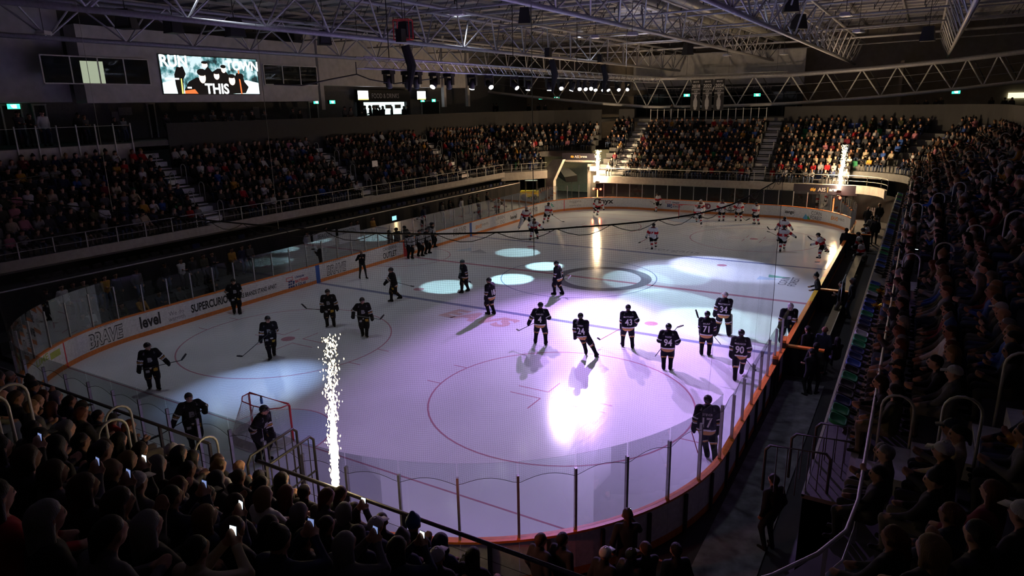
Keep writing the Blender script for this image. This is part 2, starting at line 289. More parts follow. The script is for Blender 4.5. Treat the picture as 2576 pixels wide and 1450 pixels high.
def human(A=0, lean=0., side=0., hz=.92, feet=((-.13, 0, 0), (.13, 0, 0)), hands=((-.3, .8, 0), (.3, .8, 0)), head=(0., 0.), kind='player', hip=None, bulk=1., seat=False, fingers=False, s=1., elbow=None):
    """angles in degrees; A=0 faces +y. feet (x, y, z), hands (x, z, y): first is the one at the viewer's left."""
    a = math.radians(A); fw = v3(math.sin(a), math.cos(a), 0); rt = v3(math.cos(a), -math.sin(a), 0); z = v3(0, 0, 1)
    H = [v3(q[0], q[2], q[1]) for q in hands]; Fe = [v3(*q) for q in feet]
    if rt[0] < -.02: H = H[::-1]; Fe = Fe[::-1]          # now [body left, body right]
    pl = kind in ('player', 'goalie')
    hp = v3((Fe[0][0]+Fe[1][0])/2, (Fe[0][1]+Fe[1][1])/2, 0) if hip is None else v3(hip[0], hip[1], 0); P0 = hp+z*hz
    u = z+fw*math.tan(math.radians(lean))+v3(1, 0, 0)*math.tan(math.radians(side)); u /= np.linalg.norm(u)
    pr = []
    def p(a_, b_, ra, rb, rg): pr.append((np.array(a_, float), np.array(b_, float), ra, rb, rg))
    nk = P0+u*.49; sw = .205 if pl else .175; sh = [P0+u*.425-rt*sw, P0+u*.425+rt*sw]
    if pl:
        for sx in (-1, 1): p(P0-u*.10+rt*.085*sx, P0+u*.36+rt*.1*sx, .15*bulk, .15*bulk, 'torso')
        p(P0-u*.10, P0+u*.40, .16*bulk, .155*bulk, 'torso'); p(P0+u*.40-rt*.17, P0+u*.40+rt*.17, .105, .105, 'torso')
    else:
        for sx in (-1, 1): p(P0+u*.02+rt*.06*sx, P0+u*.34+rt*.075*sx, .115*bulk, .11*bulk, 'torso')
        p(P0-u*.02, P0+u*.36, .12*bulk, .115*bulk, 'torso'); p(P0+u*.41-rt*.13, P0+u*.41+rt*.13, .075*bulk, .075*bulk, 'torso')
        p(P0+u*.45-fw*.02, nk+u*.03-fw*.01, .075, .065, 'torso')
    hy, hpit = math.radians(A+head[0]), math.radians(head[1]); hf = v3(math.sin(hy)*math.cos(hpit), math.cos(hy)*math.cos(hpit), math.sin(hpit)); hr = v3(math.cos(hy), -math.sin(hy), 0); hu = np.cross(hr, hf)
    hc = nk+u*.105+z*.06+fw*.025
    p(nk-u*.02, hc-hu*.04, .058, .055, 'skin'); p(hc-hf*.02, hc+hf*.015+hu*.01, .088, .086, 'skin'); p(hc+hf*.028-hu*.02, hc+hf*.045-hu*.085, .068, .043, 'skin')
    p(hc+hf*.098-hu*.005, hc+hf*.112-hu*.032, .012, .017, 'skin')
    for sx in (-1, 1):
        p(hc+hr*.092*sx-hu*.005, hc+hr*.094*sx-hu*.035, .016, .012, 'skin')
        if fingers or pl: p(hc+hf*.092+hr*.032*sx+hu*.004, hc+hf*.093+hr*.034*sx+hu*.004, .011, .011, 'eye')
    if fingers or pl: p(hc+hf*.085-hr*.018-hu*.068, hc+hf*.085+hr*.018-hu*.068, .01, .01, 'lip')
    for i, sx in ((0, -1), (1, 1)):
        l1, l2 = (.29, .27); T = H[i]; hint = (-fw*.7-z*.5+rt*sx*.55) if elbow is None else elbow
        E, W = ik(sh[i], T, l1, l2, hint); d = (W-E)/max(np.linalg.norm(W-E), 1e-6); Hn = W+d*.05
        if pl:
            p(sh[i], E, .112*bulk, .088, 'uarm'); p(E, W, .09, .07, 'farm'); p(W-d*.03, Hn, .066, .062, 'glove')
            q = np.cross(d, z); q = q/max(np.linalg.norm(q), 1e-6); q2 = np.cross(q, d)
            for m_, w_ in enumerate((-.042, -.014, .014, .042)):
                k0 = Hn+q*w_+d*.03; p(k0, k0+d*(.05-.008*abs(m_-1.5))-q2*.03, .024, .02, 'glove')
            p(Hn+q*.05-d*.02, Hn+q*.075+d*.03, .024, .02, 'glove')
        else:
            p(sh[i], E, .066*bulk, .052*bulk, 'uarm'); p(E, W-d*.02, .05*bulk, .038, 'farm')
            q = np.cross(d, z); q = q/max(np.linalg.norm(q), 1e-6); q2 = np.cross(q, d)
            if fingers:
                p(W-d*.02, W+d*.045, .029, .033, 'skin')
                for m_, w_ in enumerate((-.03, -.01, .01, .03)):
                    k0 = W+d*.06+q*w_; L = (.055, .068, .064, .05)[m_]; k1 = k0+d*L*.55+q2*.008; p(k0, k1, .0105, .0095, 'skin'); p(k1, k1+d*L*.4+q2*.026, .0095, .008, 'skin')
                p(W+q*.03*sx+d*.012, W+q*.058*sx+d*.05+q2*.012, .012, .0095, 'skin')
            else: p(W-d*.02, W+d*.08, .036, .03, 'skin')
    for i, sx in ((0, -1), (1, 1)):
        F_ = Fe[i]; ah = .12 if pl else .085; an = F_+z*ah; hj = P0-z*.03+rt*.095*sx*(1.1 if pl else .9)
        K, an2 = ik(hj, an, .43, .42, fw*(1. if not seat else .35)+(z*1. if seat else 0)+rt*sx*.12)
        if np.linalg.norm(an2-an) > .05: an = an2
        ff = fw+rt*sx*.22; ff /= np.linalg.norm(ff)
        g = 1.28 if kind == 'goalie' else 1.
        if pl:
            m_ = hj+(K-hj)*.82; p(hj, m_, .145, .118, 'pants'); p(m_, K, .1, .1, 'sock'); p(K, K+(an-K)*.15+ff*.02, .1*g, .098*g, 'sock'); p(K, an, .094*g, .066*g, 'sock')
            if kind == 'goalie': p(K+ff*.08+z*.22, an+ff*.07, .12, .11, 'pad')
            b0 = an-z*.055; p(an+z*.02, b0-ff*.03, .06, .055, 'boot'); p(b0-ff*.05, b0+ff*.15, .05, .042, 'boot')
        else:
            p(hj, K, .088*bulk, .066, 'pants'); p(K, an, .062, .044, 'pants'); b0 = F_+z*.045 if np.linalg.norm(an-F_-z*ah) < .02 else an-z*.04
            p(b0-ff*.03, b0+ff*.15, .042, .036, 'boot')
    inf = dict(P0=P0*s, u=u, fw=fw, rt=rt, hc=hc*s, hf=hf, hr=hr, hu=hu, s=s)
    if s != 1.: pr = [(a_*s, b_*s, ra*s, rb*s, rg) for a_, b_, ra, rb, rg in pr]
    return pr, inf
def hmat(inf): f, r, u_ = inf['hf'], inf['hr'], inf['hu']; c = inf['hc']; k = inf['s']; return Matrix(((r[0]*k, f[0]*k, u_[0]*k, c[0]), (r[1]*k, f[1]*k, u_[1]*k, c[1]), (r[2]*k, f[2]*k, u_[2]*k, c[2]), (0, 0, 0, 1)))
def set_col(me, C):
    a = me.color_attributes.new('Col', 'FLOAT_COLOR', 'POINT'); a.data.foreach_set('color', np.concatenate([C, np.ones((len(C), 1))], 1).astype(np.float32).ravel())
def body_mesh(name, V, Q, C, m):
    me = mesh_np(name, V, Q, True); set_col(me, C); me.materials.append(m); return me
def tri_count(): return sum(len(m.polygons) for m in bpy.data.meshes)
# ------------------------------------------------------------------ rink: ice, lines, boards, glass
HW, HL, RC = 12.85, 25.8, 7.1; BLUE, GOAL, DOTX, DOTY = 7.92, 22.24, 6.69, 15.68
_a, _b, _q = HL-RC, 2*(HW-RC), RC*PI/2; SEG = [_a, _q, _b, _q, 2*_a, _q, _b, _q, _a]; STOT = sum(SEG)
def rpath(s):
    """inner face of the boards; s=0 at the red line on the left side, growing towards the far end; returns point and outward normal"""
    s = s % STOT
    for i, L in enumerate(SEG):
        if s <= L or i == 8: break
        s -= L
    c = lambda cx, cy, a0: ((cx+RC*math.cos(a0-s/RC), cy+RC*math.sin(a0-s/RC)), (math.cos(a0-s/RC), math.sin(a0-s/RC)))
    if i == 0: return (-HW, s), (-1, 0)
    if i == 1: return c(-HW+RC, HL-RC, PI)
    if i == 2: return (-HW+RC+s, HL), (0, 1)
    if i == 3: return c(HW-RC, HL-RC, PI/2)
    if i == 4: return (HW, HL-RC-s), (1, 0)
    if i == 5: return c(HW-RC, -HL+RC, 0)
    if i == 6: return (HW-RC-s, -HL), (0, -1)
    if i == 7: return c(-HW+RC, -HL+RC, -PI/2)
    return (-HW, -HL+RC+s), (-1, 0)
def rp(s, off, z): (x, y), (nx, ny) = rpath(s); return (x+nx*off, y+ny*off, z)
def ring(n): return [rpath(STOT*i/n)[0] for i in range(n)][::-1]
floor = empty('floor', kind='structure')
MB().prism([(-34, -48), (34, -48), (34, 48), (-34, 48)], -.3, -.06).build('arena_slab', M['floorb'], floor)
ice = MB().prism([rp(STOT*i/160, .03, 0)[:2] for i in range(160)][::-1], -.05, 0).build('ice_sheet', ICE, floor); ice['label'] = 'white ice surface'
def flat(name, poly_list, m, z=.002):
    b = MB()
    for poly in poly_list: b.prism(poly, z-.002, z)
    return b.build(name, m, floor)
def strip(y, wdt, x0=-HW, x1=HW): return [(x0, y-wdt/2), (x1, y-wdt/2), (x1, y+wdt/2), (x0, y+wdt/2)]
def annulus(cx, cy, r, wdt, n=64, a0=0., a1=2*PI):
    out = []
    for i in range(n):
        a, b = a0+(a1-a0)*i/n, a0+(a1-a0)*(i+1)/n
        out.append([(cx+(r-wdt/2)*math.cos(a), cy+(r-wdt/2)*math.sin(a)), (cx+(r+wdt/2)*math.cos(a), cy+(r+wdt/2)*math.sin(a)), (cx+(r+wdt/2)*math.cos(b), cy+(r+wdt/2)*math.sin(b)), (cx+(r-wdt/2)*math.cos(b), cy+(r-wdt/2)*math.sin(b))])
    return out
def disc(cx, cy, r, n=24): return [(cx+r*math.cos(2*PI*i/n), cy+r*math.sin(2*PI*i/n)) for i in range(n)]
for sy in (-1, 1):
    flat('blue_line', [strip(sy*BLUE, .3)], ICEB); flat('goal_line', [strip(sy*GOAL, .06, -HW+.35, HW-.35)], ICER)
    cr = annulus(0, sy*GOAL, 1.8, .05, 24, PI if sy > 0 else 0, 2*PI if sy > 0 else PI); flat('goal_crease_line', cr, ICER, .004)
    flat('goal_crease', [[(1.8*math.cos(a), sy*GOAL-sy*1.8*math.sin(a)) for a in np.linspace(0, PI, 20)][::(1 if sy < 0 else -1)]], ICEC, .003)
    for sx in (-1, 1):
        cx, cy = sx*DOTX, sy*DOTY
        hs = [[(cx+a*4.5*math.cos(.17)+min(0, a*.6), cy+b_*.85-.025), (cx+a*4.5*math.cos(.17)+max(0, a*.6), cy+b_*.85-.025), (cx+a*4.5*math.cos(.17)+max(0, a*.6), cy+b_*.85+.025), (cx+a*4.5*math.cos(.17)+min(0, a*.6), cy+b_*.85+.025)] for a in (-1, 1) for b_ in (-1, 1)]
        flat('faceoff_circle', annulus(cx, cy, 4.5, .06)+hs, ICER)
        for a in (-1, 1):
            for b_ in (-1, 1): flat('faceoff_mark', [[(cx+min(a*.6, a*1.8), cy+b_*.3-.025), (cx+max(a*.6, a*1.8), cy+b_*.3-.025), (cx+max(a*.6, a*1.8), cy+b_*.3+.025), (cx+min(a*.6, a*1.8), cy+b_*.3+.025)], [(cx+a*.6-.025, cy+b_*.75-.45), (cx+a*.6+.025, cy+b_*.75-.45), (cx+a*.6+.025, cy+b_*.75+.45), (cx+a*.6-.025, cy+b_*.75+.45)]], ICER)
        flat('faceoff_spot', [disc(cx, cy, .3)], ICER, .003); flat('faceoff_spot', [disc(cx, sy*(BLUE-1.5), .3)], ICER, .003)
flat('red_line', [strip(0, .3)], ICER); flat('faceoff_circle', annulus(0, 0, 4.5, .06), ICEB); flat('centre_logo_ring', annulus(1.4, .3, 2.5, .6), ICED, .0025); flat('faceoff_circle', annulus(-HW, 0, 3., .06, 40, -PI/2, PI/2), ICER)
def ice_text(body, u, v, size, m, ang, **k):
    c = gp(u, v, 2, .004); ca, sa = math.cos(ang), math.sin(ang); return text_plane('ice_logo', body, size, m, c, (ca, sa, 0), (-sa, ca, 0), floor, **k)
ice_text('CORIN\nFOREST', 1985, 708, .6, ICED, PI/2, bold=.01); ice_text('EAVS', 1205, 800, 1.7, ICEO, -.05, bold=.05, shear=.2); ice_text('morgans', 1690, 632, 1.1, ICEK, 0, bold=.01)
c = gp(1950, 702, 2, .004); flat('ice_logo', [[(c[0]-.9, c[1]-.6), (c[0]+.3, c[1]-.1), (c[0]-.9, c[1]+.3)]], ICEC, .004); flat('ice_logo', [[(c[0]-.4, c[1]+.2), (c[0]+.8, c[1]+.5), (c[0]-.5, c[1]+.9)]], ICEG, .004)
c = gp(1190, 628, 2, .004); flat('ice_logo', [[(c[0]-.9, c[1]-.9), (c[0]+.2, c[1]-.5), (c[0]-.5, c[1]+.5)]], ICEC, .004); flat('ice_logo', [[(c[0]+.3, c[1]-.9), (c[0]+1.6, c[1]-.6), (c[0]+.4, c[1]+.3)]], ICEK, .004)
boards = empty('rink_boards', label='white dasher boards with orange trim and clear glass ringing the ice', cat='boards')
HB = 1.1; NP = 118; DS = STOT/NP; S_OFF = (sum(SEG[:5])+1.67) % DS
S_R0 = SEG[0]+SEG[1]+SEG[2]+SEG[3]              # start of the right side, y = HL-RC
def s_right(y): return S_R0+(HL-RC)-y
BENCH = (s_right(14.2), s_right(-9.9))
def sweep(prof, s0, s1, n):                     # closed profile of (offset, z) swept along the boards
    b = MB(); V = []; k = len(prof); F = []
    for i in range(n+1): V += [rp(s0+(s1-s0)*i/n, o, z) for o, z in prof]
    for i in range(n):
        for j in range(k): F.append((i*k+j, (i+1)*k+j, (i+1)*k+(j+1) % k, i*k+(j+1) % k))
    F += [tuple(range(k)), tuple(range(n*k, (n+1)*k))[::-1]]
    return b.add(V, F)
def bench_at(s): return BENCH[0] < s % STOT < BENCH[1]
for i in range(NP):
    s0, s1 = i*DS+S_OFF, (i+1)*DS+S_OFF; n = 3 if SEG[0] < (s0+s1)/2 % STOT else 2; mid = (s0+s1)/2
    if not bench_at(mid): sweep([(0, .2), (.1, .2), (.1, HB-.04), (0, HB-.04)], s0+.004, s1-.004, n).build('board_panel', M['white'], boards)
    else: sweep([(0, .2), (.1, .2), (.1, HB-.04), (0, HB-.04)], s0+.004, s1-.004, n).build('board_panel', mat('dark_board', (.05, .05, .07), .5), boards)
    sweep([(-.006, 0), (.1, 0), (.1, .196), (-.006, .196)], s0, s1, n).build('kick_strip', M['kick'], boards)
    (x, y), nr = rpath(mid); near = y < -16; yel = near or (x > 12 and -4 < y < 1)
    sweep([(-.012, HB-.04), (.16, HB-.04), (.16, HB+.012), (-.012, HB+.012)], s0, s1, n).build('top_rail', M['yellow'] if (x > 12 and -4 < y < 1) else M['orange'], boards)
    if bench_at(mid): continue
    pt, gt = (2.55, 2.86) if near and y < -18.8 else (2.35, 2.45)
    sweep([(.06, HB+.012), (.072, HB+.012), (.072, gt), (.06, gt)], s0+.012, s1-.012, n).build('glass_pane', M['glass'], boards)
    if not bench_at(s0):
        (x, y), (nx, ny) = rpath(s0); MB().box((x+nx*.066, y+ny*.066, (HB+pt)/2), (.075, .05, pt-HB), math.atan2(ny, nx)).build('post', M['steel'], boards)
    (x, y), (nx, ny) = rpath(mid)
    if y < -10: MB().box((x+nx*.14, y+ny*.14, .5), (.06, .08, 1.0), math.atan2(ny, nx)).build('brace', M['dsteel'], boards)
# coloured line marks carried up the boards
for s_, wd, m in ((-BLUE, .3, 'blue'), (BLUE, .3, 'blue'), (-GOAL, .07, 'redink'), (0, .42, 'red'), (GOAL, .07, 'redink')):
    if abs(s_) == GOAL:                        # on the rounded corner: find where the path crosses the goal line
        ss = min(np.linspace(14, 28, 600), key=lambda t: abs(rpath(t)[0][1]-GOAL)); s_ = math.copysign(ss, s_)
    sweep([(-.004, .2), (-.002, .2), (-.002, HB-.04), (-.004, HB-.04)], s_-wd/2, s_+wd/2, 2).build('line_mark', M[m], boards)
    sweep([(-.010, .0), (-.007, .0), (-.007, .2), (-.010, .2)], s_-wd/2, s_+wd/2, 2).build('line_mark', M[m], boards)
_SG = np.linspace(-30, S_R0+4, 3200); _SP = np.array([rpath(s)[0] for s in _SG]); _SN = np.array([rpath(s)[1] for s in _SG])
_vis = ((CAM[:2]-_SP)*(-_SN)).sum(1) > 0
def s_at(u, v):
    best = (1e9, 0, 0)
    for z in np.linspace(.2, 1.05, 18):
        q = px(np.concatenate([_SP, np.full((len(_SP), 1), z)], 1)); d = np.hypot(q[:, 0]-u, q[:, 1]-v)+np.where(_vis & (q[:, 2] > 0), 0, 1e6); i = int(d.argmin())
        if d[i] < best[0]: best = (d[i], _SG[i], z)
    return best[1], best[2]
def ad(body, u0, v0, u1, v1, hpx, m='ink', **k):          # lettering from (u0,v0) to (u1,v1), letters hpx tall in the photo
    a, za = s_at(u0, v0); b, zb = s_at(u1, v1); wid = b-a; sc = (a+b)/2; zc = (za+zb)/2; q = px(rp(sc, 0, zc)); size = hpx*q[2]/FPX/.7*1.06
    lines = body.count('\n')+1; V, F = text_vf(body, 1., k.get('bold', 0), k.get('shear', 0)); nat = float(np.ptp(V[:, 0])); hh = float(np.ptp(V[:, 1])); size = hpx*q[2]/FPX*1.05/max(hh, .3)
    return text_obj('board_advert', body, 1., M[m], lambda x, y: rp(sc+x*wid/nat, -.0035, zc+y*size), boards, **k)
def brave(u0, v0, u1, v1, h):
    ad('BRAVE', u0, v0, u1, v1, h, 'ink', bold=.06, shear=.15); ad('BRAVE', u0+1, v0, u1-1, v1, h*.86, 'pale', bold=.02, shear=.15).location = tuple(-.004*np.array([*rpath(s_at((u0+u1)/2, (v0+v1)/2)[0])[1], 0]))
    ad('CANBERRA', u0+(u1-u0)*.25, v0-h*.95, u1-(u1-u0)*.25, v1-h*.72, h*.18, 'grey')
brave(221, 858, 311, 836, 36); ad('level', 352, 815, 404, 800, 30, bold=.03); ad('We do\nwarmth', 423, 798, 464, 787, 24, 'grey'); ad('SUPERCURIOUS', 481, 777, 590, 748, 20, bold=.03); ad('MAKE BRANDS STAND APART', 594, 747, 696, 721, 11, bold=.02)
def unique(u0, v0, u1, v1, h):
    w_ = u1-u0; dv = v1-v0; ad('Unique', u0+w_*.4, v0+dv*.4-h*.3, u0+w_*.8, v0+dv*.8-h*.3, h*.27, 'navy', bold=.03); ad('BATTERIES', u0+w_*.42, v0+dv*.42, u1, v1, h*.24, 'redink', bold=.03); ad('& SOLAR', u0+w_*.42, v0+dv*.42+h*.3, u0+w_*.9, v0+dv*.9+h*.3, h*.24, 'navy', bold=.03)
    for r_ in range(3):
        for c_ in range(3):
            uu = u0+w_*(.10+.1*c_); vv = v0+dv*(.1+.1*c_)+h*(.02+.2*r_); a, z = s_at(uu, vv); b, _ = s_at(uu+w_*.08, vv+dv*.08); hh = h*.16*px(rp(a, 0, z))[2]/FPX
            sweep([(-.005, z-hh/2), (-.003, z-hh/2), (-.003, z+hh/2), (-.005, z+hh/2)], a, b, 1).build('board_advert', M['navy'], boards)
    a, z = s_at(u0, v0-h*.25); b, _ = s_at(u0+w_*.3, v0+dv*.3-h*.25); hh = h*.28*px(rp(a, 0, z))[2]/FPX
    for zz, th in ((z+hh/2, .03), (z-hh/2, .03)): sweep([(-.004, zz-th/2), (-.003, zz-th/2), (-.003, zz+th/2), (-.004, zz+th/2)], a, b, 1).build('board_advert', M['redink'], boards)
    for aa in (a, b-.03): sweep([(-.004, z-hh/2), (-.003, z-hh/2), (-.003, z+hh/2), (-.004, z+hh/2)], aa, aa+.03, 1).build('board_advert', M['redink'], boards)
unique(720, 712, 775, 700, 30); brave(821, 682, 871, 668, 24); ad('CANBERRA', 963, 628, 998, 619, 8); ad('OUTLET', 964, 645, 998, 636, 14, bold=.02); brave(1140, 587, 1172, 578, 16); ad('EAVS', 1196, 573, 1212, 568, 9, 'orink', bold=.04, shear=.2); ad('EVENTS', 1213, 566, 1228, 562, 5, 'ink')
ad('URBN', 1247, 551, 1269, 545, 8, 'grey'); ad('— DG', 1249, 562, 1269, 557, 8, 'grey'); ad('level', 1284, 548, 1300, 543, 10, bold=.03); brave(1328, 533, 1352, 527, 11); ad('HIT', 1378, 519, 1384, 517, 6); ad('h.', 1386, 517, 1394, 515, 10, 'teal', bold=.05); ad('higgins', 1433, 508, 1462, 506, 8, 'grey'); ad('property group', 1433, 518, 1462, 517, 4, 'grey')
ad('Onyx', 1494, 508, 1543, 508, 16, bold=.03); unique(1674, 513, 1717, 517, 16); ad('MD', 1766, 518, 1788, 521, 13, 'plum', bold=.06); ad('OL', 1833, 525, 1842, 526, 11, bold=.03); ad('N', 1861, 528, 1868, 528, 11, bold=.03)
for u0, u1, dv in ((1832, 1870, -8), (1832, 1870, 8)):
    a, z = s_at(u0, 526+dv); b, _ = s_at(u1, 528+dv); sweep([(-.004, z-.02), (-.003, z-.02), (-.003, z+.02), (-.004, z+.02)], a, b, 2).build('board_advert', M['ink'], boards)
ad('Looking for', 1929, 526, 1955, 529, 5, 'pale'); ad('zango', 1974, 534, 1998, 536, 8, bold=.04); ad('CORIN\nFOREST', 2040, 540, 2068, 546, 20, 'ink'); ad('EAVS', 2090, 548, 2108, 552, 10, 'orink', bold=.04, shear=.2); ad('EVENTS', 2109, 551, 2124, 556, 6, 'ink')
sc_, zc_ = s_at(1986, 535)
b = MB()
for i in range(28): a0, a1 = 2*PI*i/28, 2*PI*(i+1)/28; b.add([rp(sc_+r_*math.cos(a_), -.004, zc_+.5*r_/.5*math.sin(a_)*.9) for r_, a_ in ((.46, a0), (.48, a0), (.48, a1), (.46, a1))], [(0, 1, 2, 3)])
b.build('board_advert', M['grey'], boards)
for (u0, u1, up, m) in ((2018, 2034, 2027, 'skyb'), (2027, 2039, 2033, 'green')):
    a, z = s_at(u0, 550); b_, _ = s_at(u1, 551); t_, _ = s_at(up, 540); MB().add([rp(a, -.004, z-.05), rp(b_, -.004, z-.05), rp(t_, -.004, z+(.42 if m == 'skyb' else .3))], [(0, 1, 2)]).build('board_advert', M[m], boards)
ad('LIME', 92, 916, 122, 898, 16, 'lime', bold=.02)
a, z = s_at(126, 898); b_, _ = s_at(151, 886); sweep([(-.004, z-.13), (-.003, z-.13), (-.003, z+.13), (-.004, z+.13)], a, b_, 3).build('board_advert', M['lime'], boards)
# ------------------------------------------------------------------ goals
def goal(y, sy, label):
    g = empty('hockey_goal', (0, y, 0), 0 if sy > 0 else PI, label, 'goal')        # local +y is the back
    MB().tube([(-.915, 0, .01), (-.915, 0, 1.16), (-.86, 0, 1.22), (.86, 0, 1.22), (.915, 0, 1.16), (.915, 0, .01)], .033, 8).build('goal_frame', M['red'], g, True)
    bs = [(-.915, 0, .03), (-1.0, .45, .03), (-.8, .95, .03), (-.3, 1.12, .03), (.3, 1.12, .03), (.8, .95, .03), (1.0, .45, .03), (.915, 0, .03)]; MB().tube(bs, .025, 6).build('base_frame', M['white'], g, True)
    ts = [(-.9, 0, 1.2), (-.86, .28, 1.2), (-.6, .5, 1.19), (0, .56, 1.19), (.6, .5, 1.19), (.86, .28, 1.2), (.9, 0, 1.2)]; MB().tube(ts, .018, 6).build('top_frame', M['red'], g, True)
    def res(pl, n):
        P = [Vector(q) for q in pl]; L = [0]
        for a_, b_ in zip(P, P[1:]): L.append(L[-1]+(b_-a_).length)
        out = []
        for i in range(n):
            t = L[-1]*i/(n-1); j = max(k for k in range(len(L)-1) if L[k] <= t+1e-9); f = (t-L[j])/(L[j+1]-L[j]); out.append(P[j].lerp(P[j+1], f))
        return out
    A, B_ = res(bs, 66), res(ts, 66); nt = MB()
    for a_, b_ in zip(A, B_): nt.tube([a_, (a_+b_)/2+Vector((0, .04, 0)), b_], .003, 3, False)
    for j in range(1, 24): t = j/24; nt.tube([a_.lerp(b_, t)+Vector((0, .16*t*(1-t), 0)) for a_, b_ in zip(A, B_)], .003, 3, False)
    for i in range(1, 33): x = -.9+1.8*i/33; nt.tube([(x, 0, 1.21), (x, .5*math.sqrt(max(0, 1-(x/.93)**2))+.04, 1.2)], .003, 3, False)
    tag(nt.build('netting', M['netw'], g), kind='stuff')
    sk = MB(); n = len(A)
    sk.add([tuple(a_) for a_ in A]+[tuple(a_.lerp(b_, .2)) for a_, b_ in zip(A, B_)], [(i, i+1, n+i+1, n+i) for i in range(n-1)]); sk.build('skirt', M['netw'], g)
    cp = MB().tube([(0, .56, 1.19), (0, .85, .5), (0, 1.12, .03)], .02, 6); cp.build('centre_stay', M['white'], g, True)
    return g
goal(-GOAL, -1, 'red hockey goal with white netting at the near end of the ice'); goal(GOAL, 1, 'small red hockey goal at the far end below the dark glass')
wb = empty('water_bottle', (.12, -GOAL-.35, 1.21), 0, 'blue water bottle lying on top of the near goal net', 'bottle')
MB().lathe([(.01, 0), (.04, .004), (.042, .15), (.03, .18), (.02, .19)], 12).build('bottle_body', mat('bottle_blue', (.05, .2, .5), .3), wb, True); MB().lathe([(.03, .19), (.03, .215), (.012, .24), (.008, .26)], 10).build('cap', M['black'], wb, True)
# ------------------------------------------------------------------ protective net round the near end
S_NR = S_R0+SEG[4]; S_N0, S_N1 = s_right(-13.4), STOT-SEG[8]-2.; LN = S_N1-S_N0
def netp(t, h):                                 # t 0..1 along, h 0..1 from rope to cable
    s = S_N0+LN*t; sag = .22*math.sin(PI*((t*7) % 1)); am0 = .2 if s < S_NR+1.5 else 1.; o = .09+am0*(.05*math.sin(9*h+t*60)*math.sin(PI*h)+.06*math.sin(t*37+h*3)*math.sin(PI*h))
    ph = (((s-S_OFF) % DS)/DS); z0 = 2.38+.16*math.sin(PI*ph) if s > S_NR-3 else 2.2+.12*math.sin(PI*ph)
    zt = 7.55-.1*sag+.25*max(0, min(1, (s-S_NR-2)/6))*0
    return rp(s+.03*math.sin(h*14+t*90)*math.sin(PI*h), o, z0+(zt-z0)*h)
net = empty('protective_net', rp((S_N0+S_N1)/2, .1, 2.3), 0, 'fine black protective netting hanging around the near end of the rink', 'net'); nl = Vector(net.location)
CELL = .042; nv, nh = int(LN/CELL), int(5.1/CELL); VV = []; FF = []
def ribbon(pts, r=.0009):
    P = np.array(pts)-np.array(nl); n = len(P); d = np.gradient(P, axis=0); d /= np.linalg.norm(d, axis=1)[:, None]+1e-9
    a = np.cross(d, (.3, .2, .93)); a /= np.linalg.norm(a, axis=1)[:, None]; b = np.cross(d, a); base = sum(len(x) for x in VV)
    R = np.stack([P+r*(a*math.cos(q)+b*math.sin(q)) for q in (0, 2*PI/3, 4*PI/3)], 1).reshape(-1, 3); VV.append(R)
    i = np.arange(n-1)*3
    for k in range(3): FF.append(np.stack([i+k, i+3+k, i+3+(k+1) % 3, i+(k+1) % 3], 1)+base)
TN, HN = 260, 14; NG = np.array([[netp(t, h) for h in np.linspace(0, 1, HN)] for t in np.linspace(0, 1, TN)])
def samp(t): i = min(int(t*(TN-1)), TN-2); f = t*(TN-1)-i; return NG[i]*(1-f)+NG[i+1]*f
for i in range(nv+1): ribbon(samp(i/nv))
for j in range(nh+1): h = j/nh*(HN-1); a = min(int(h), HN-2); f = h-a; ribbon(NG[:, a]*(1-f)+NG[:, a+1]*f)
tag(obj('netting', mesh_np('netting', np.concatenate(VV), np.concatenate(FF)), M['net'], net), kind='stuff')
b = MB().tube([Vector(q)-nl for q in NG[:, -1]], .016, 6); b.build('top_cable', M['rope'], net)
b = MB()
for i in range(int(LN/1.1)):
    t0 = i*1.1/LN; b.tube([Vector(samp(min(1, t0+f*1.1/LN))[-1])-nl-Vector((0, 0, .16*math.sin(PI*f))) for f in np.linspace(0, 1, 6)], .007, 4, False)
b.build('lacing', M['rope'], net); MB().tube([Vector(q)-nl for q in NG[:, 0]], .006, 4).build('bottom_rope', M['rope'], net); MB().tube([Vector(q)-nl for q in NG[0]], .008, 4).build('edge_rope', M['rope'], net)
for u_, v_ in ((282, 523), (1343, 590), (700, 567)):
    c = gp(u_, v_, 1, -25.9); MB().tube([(c[0]-nl.x, c[1]-nl.y, 7.5-nl.z), (c[0]-nl.x, c[1]-nl.y, 15.5-nl.z)], .006, 4).build('hanger_wire', M['steel'], net)
# ------------------------------------------------------------------ the bowl: stepped stands, fascias, rails, aisles
TR, RS = .76, .5
def RA(k): return 14.5+TR*k
def RB(k): return 27.7+TR*k
def RZ(k): return 2.8+RS*k
def RR(k): return 3.2+TR*k
DXL, DZL = 2.2, -.36
def LZ(k): return RZ(k)+DZL
def RL(k): return RA(k)+DXL
def line(side, k, n=9):
    A, B, r = RA(k), RB(k), RR(k)
    if side in ('left', 'far_left', 'near_left'): A += DXL
    if side == 'left': return [(-A, -B+r), (-A, B-r if k >= 5 else 21.8)]
    if side == 'far': return [(-A+r, B), (A-r, B)]
    if side == 'right': return [(A, B-r), (A, -B+r)]
    if side == 'near': return [(A-r, -B), (-A+r, -B)]
    cx, cy, a0 = {'far_left': (-A+r, B-r, PI), 'far_right': (A-r, B-r, PI/2), 'near_right': (A-r, -B+r, 0), 'near_left': (-A+r, -B+r, -PI/2)}[side]
    return [(cx+r*math.cos(a0-PI/2*i/n), cy+r*math.sin(a0-PI/2*i/n)) for i in range(n+1)]
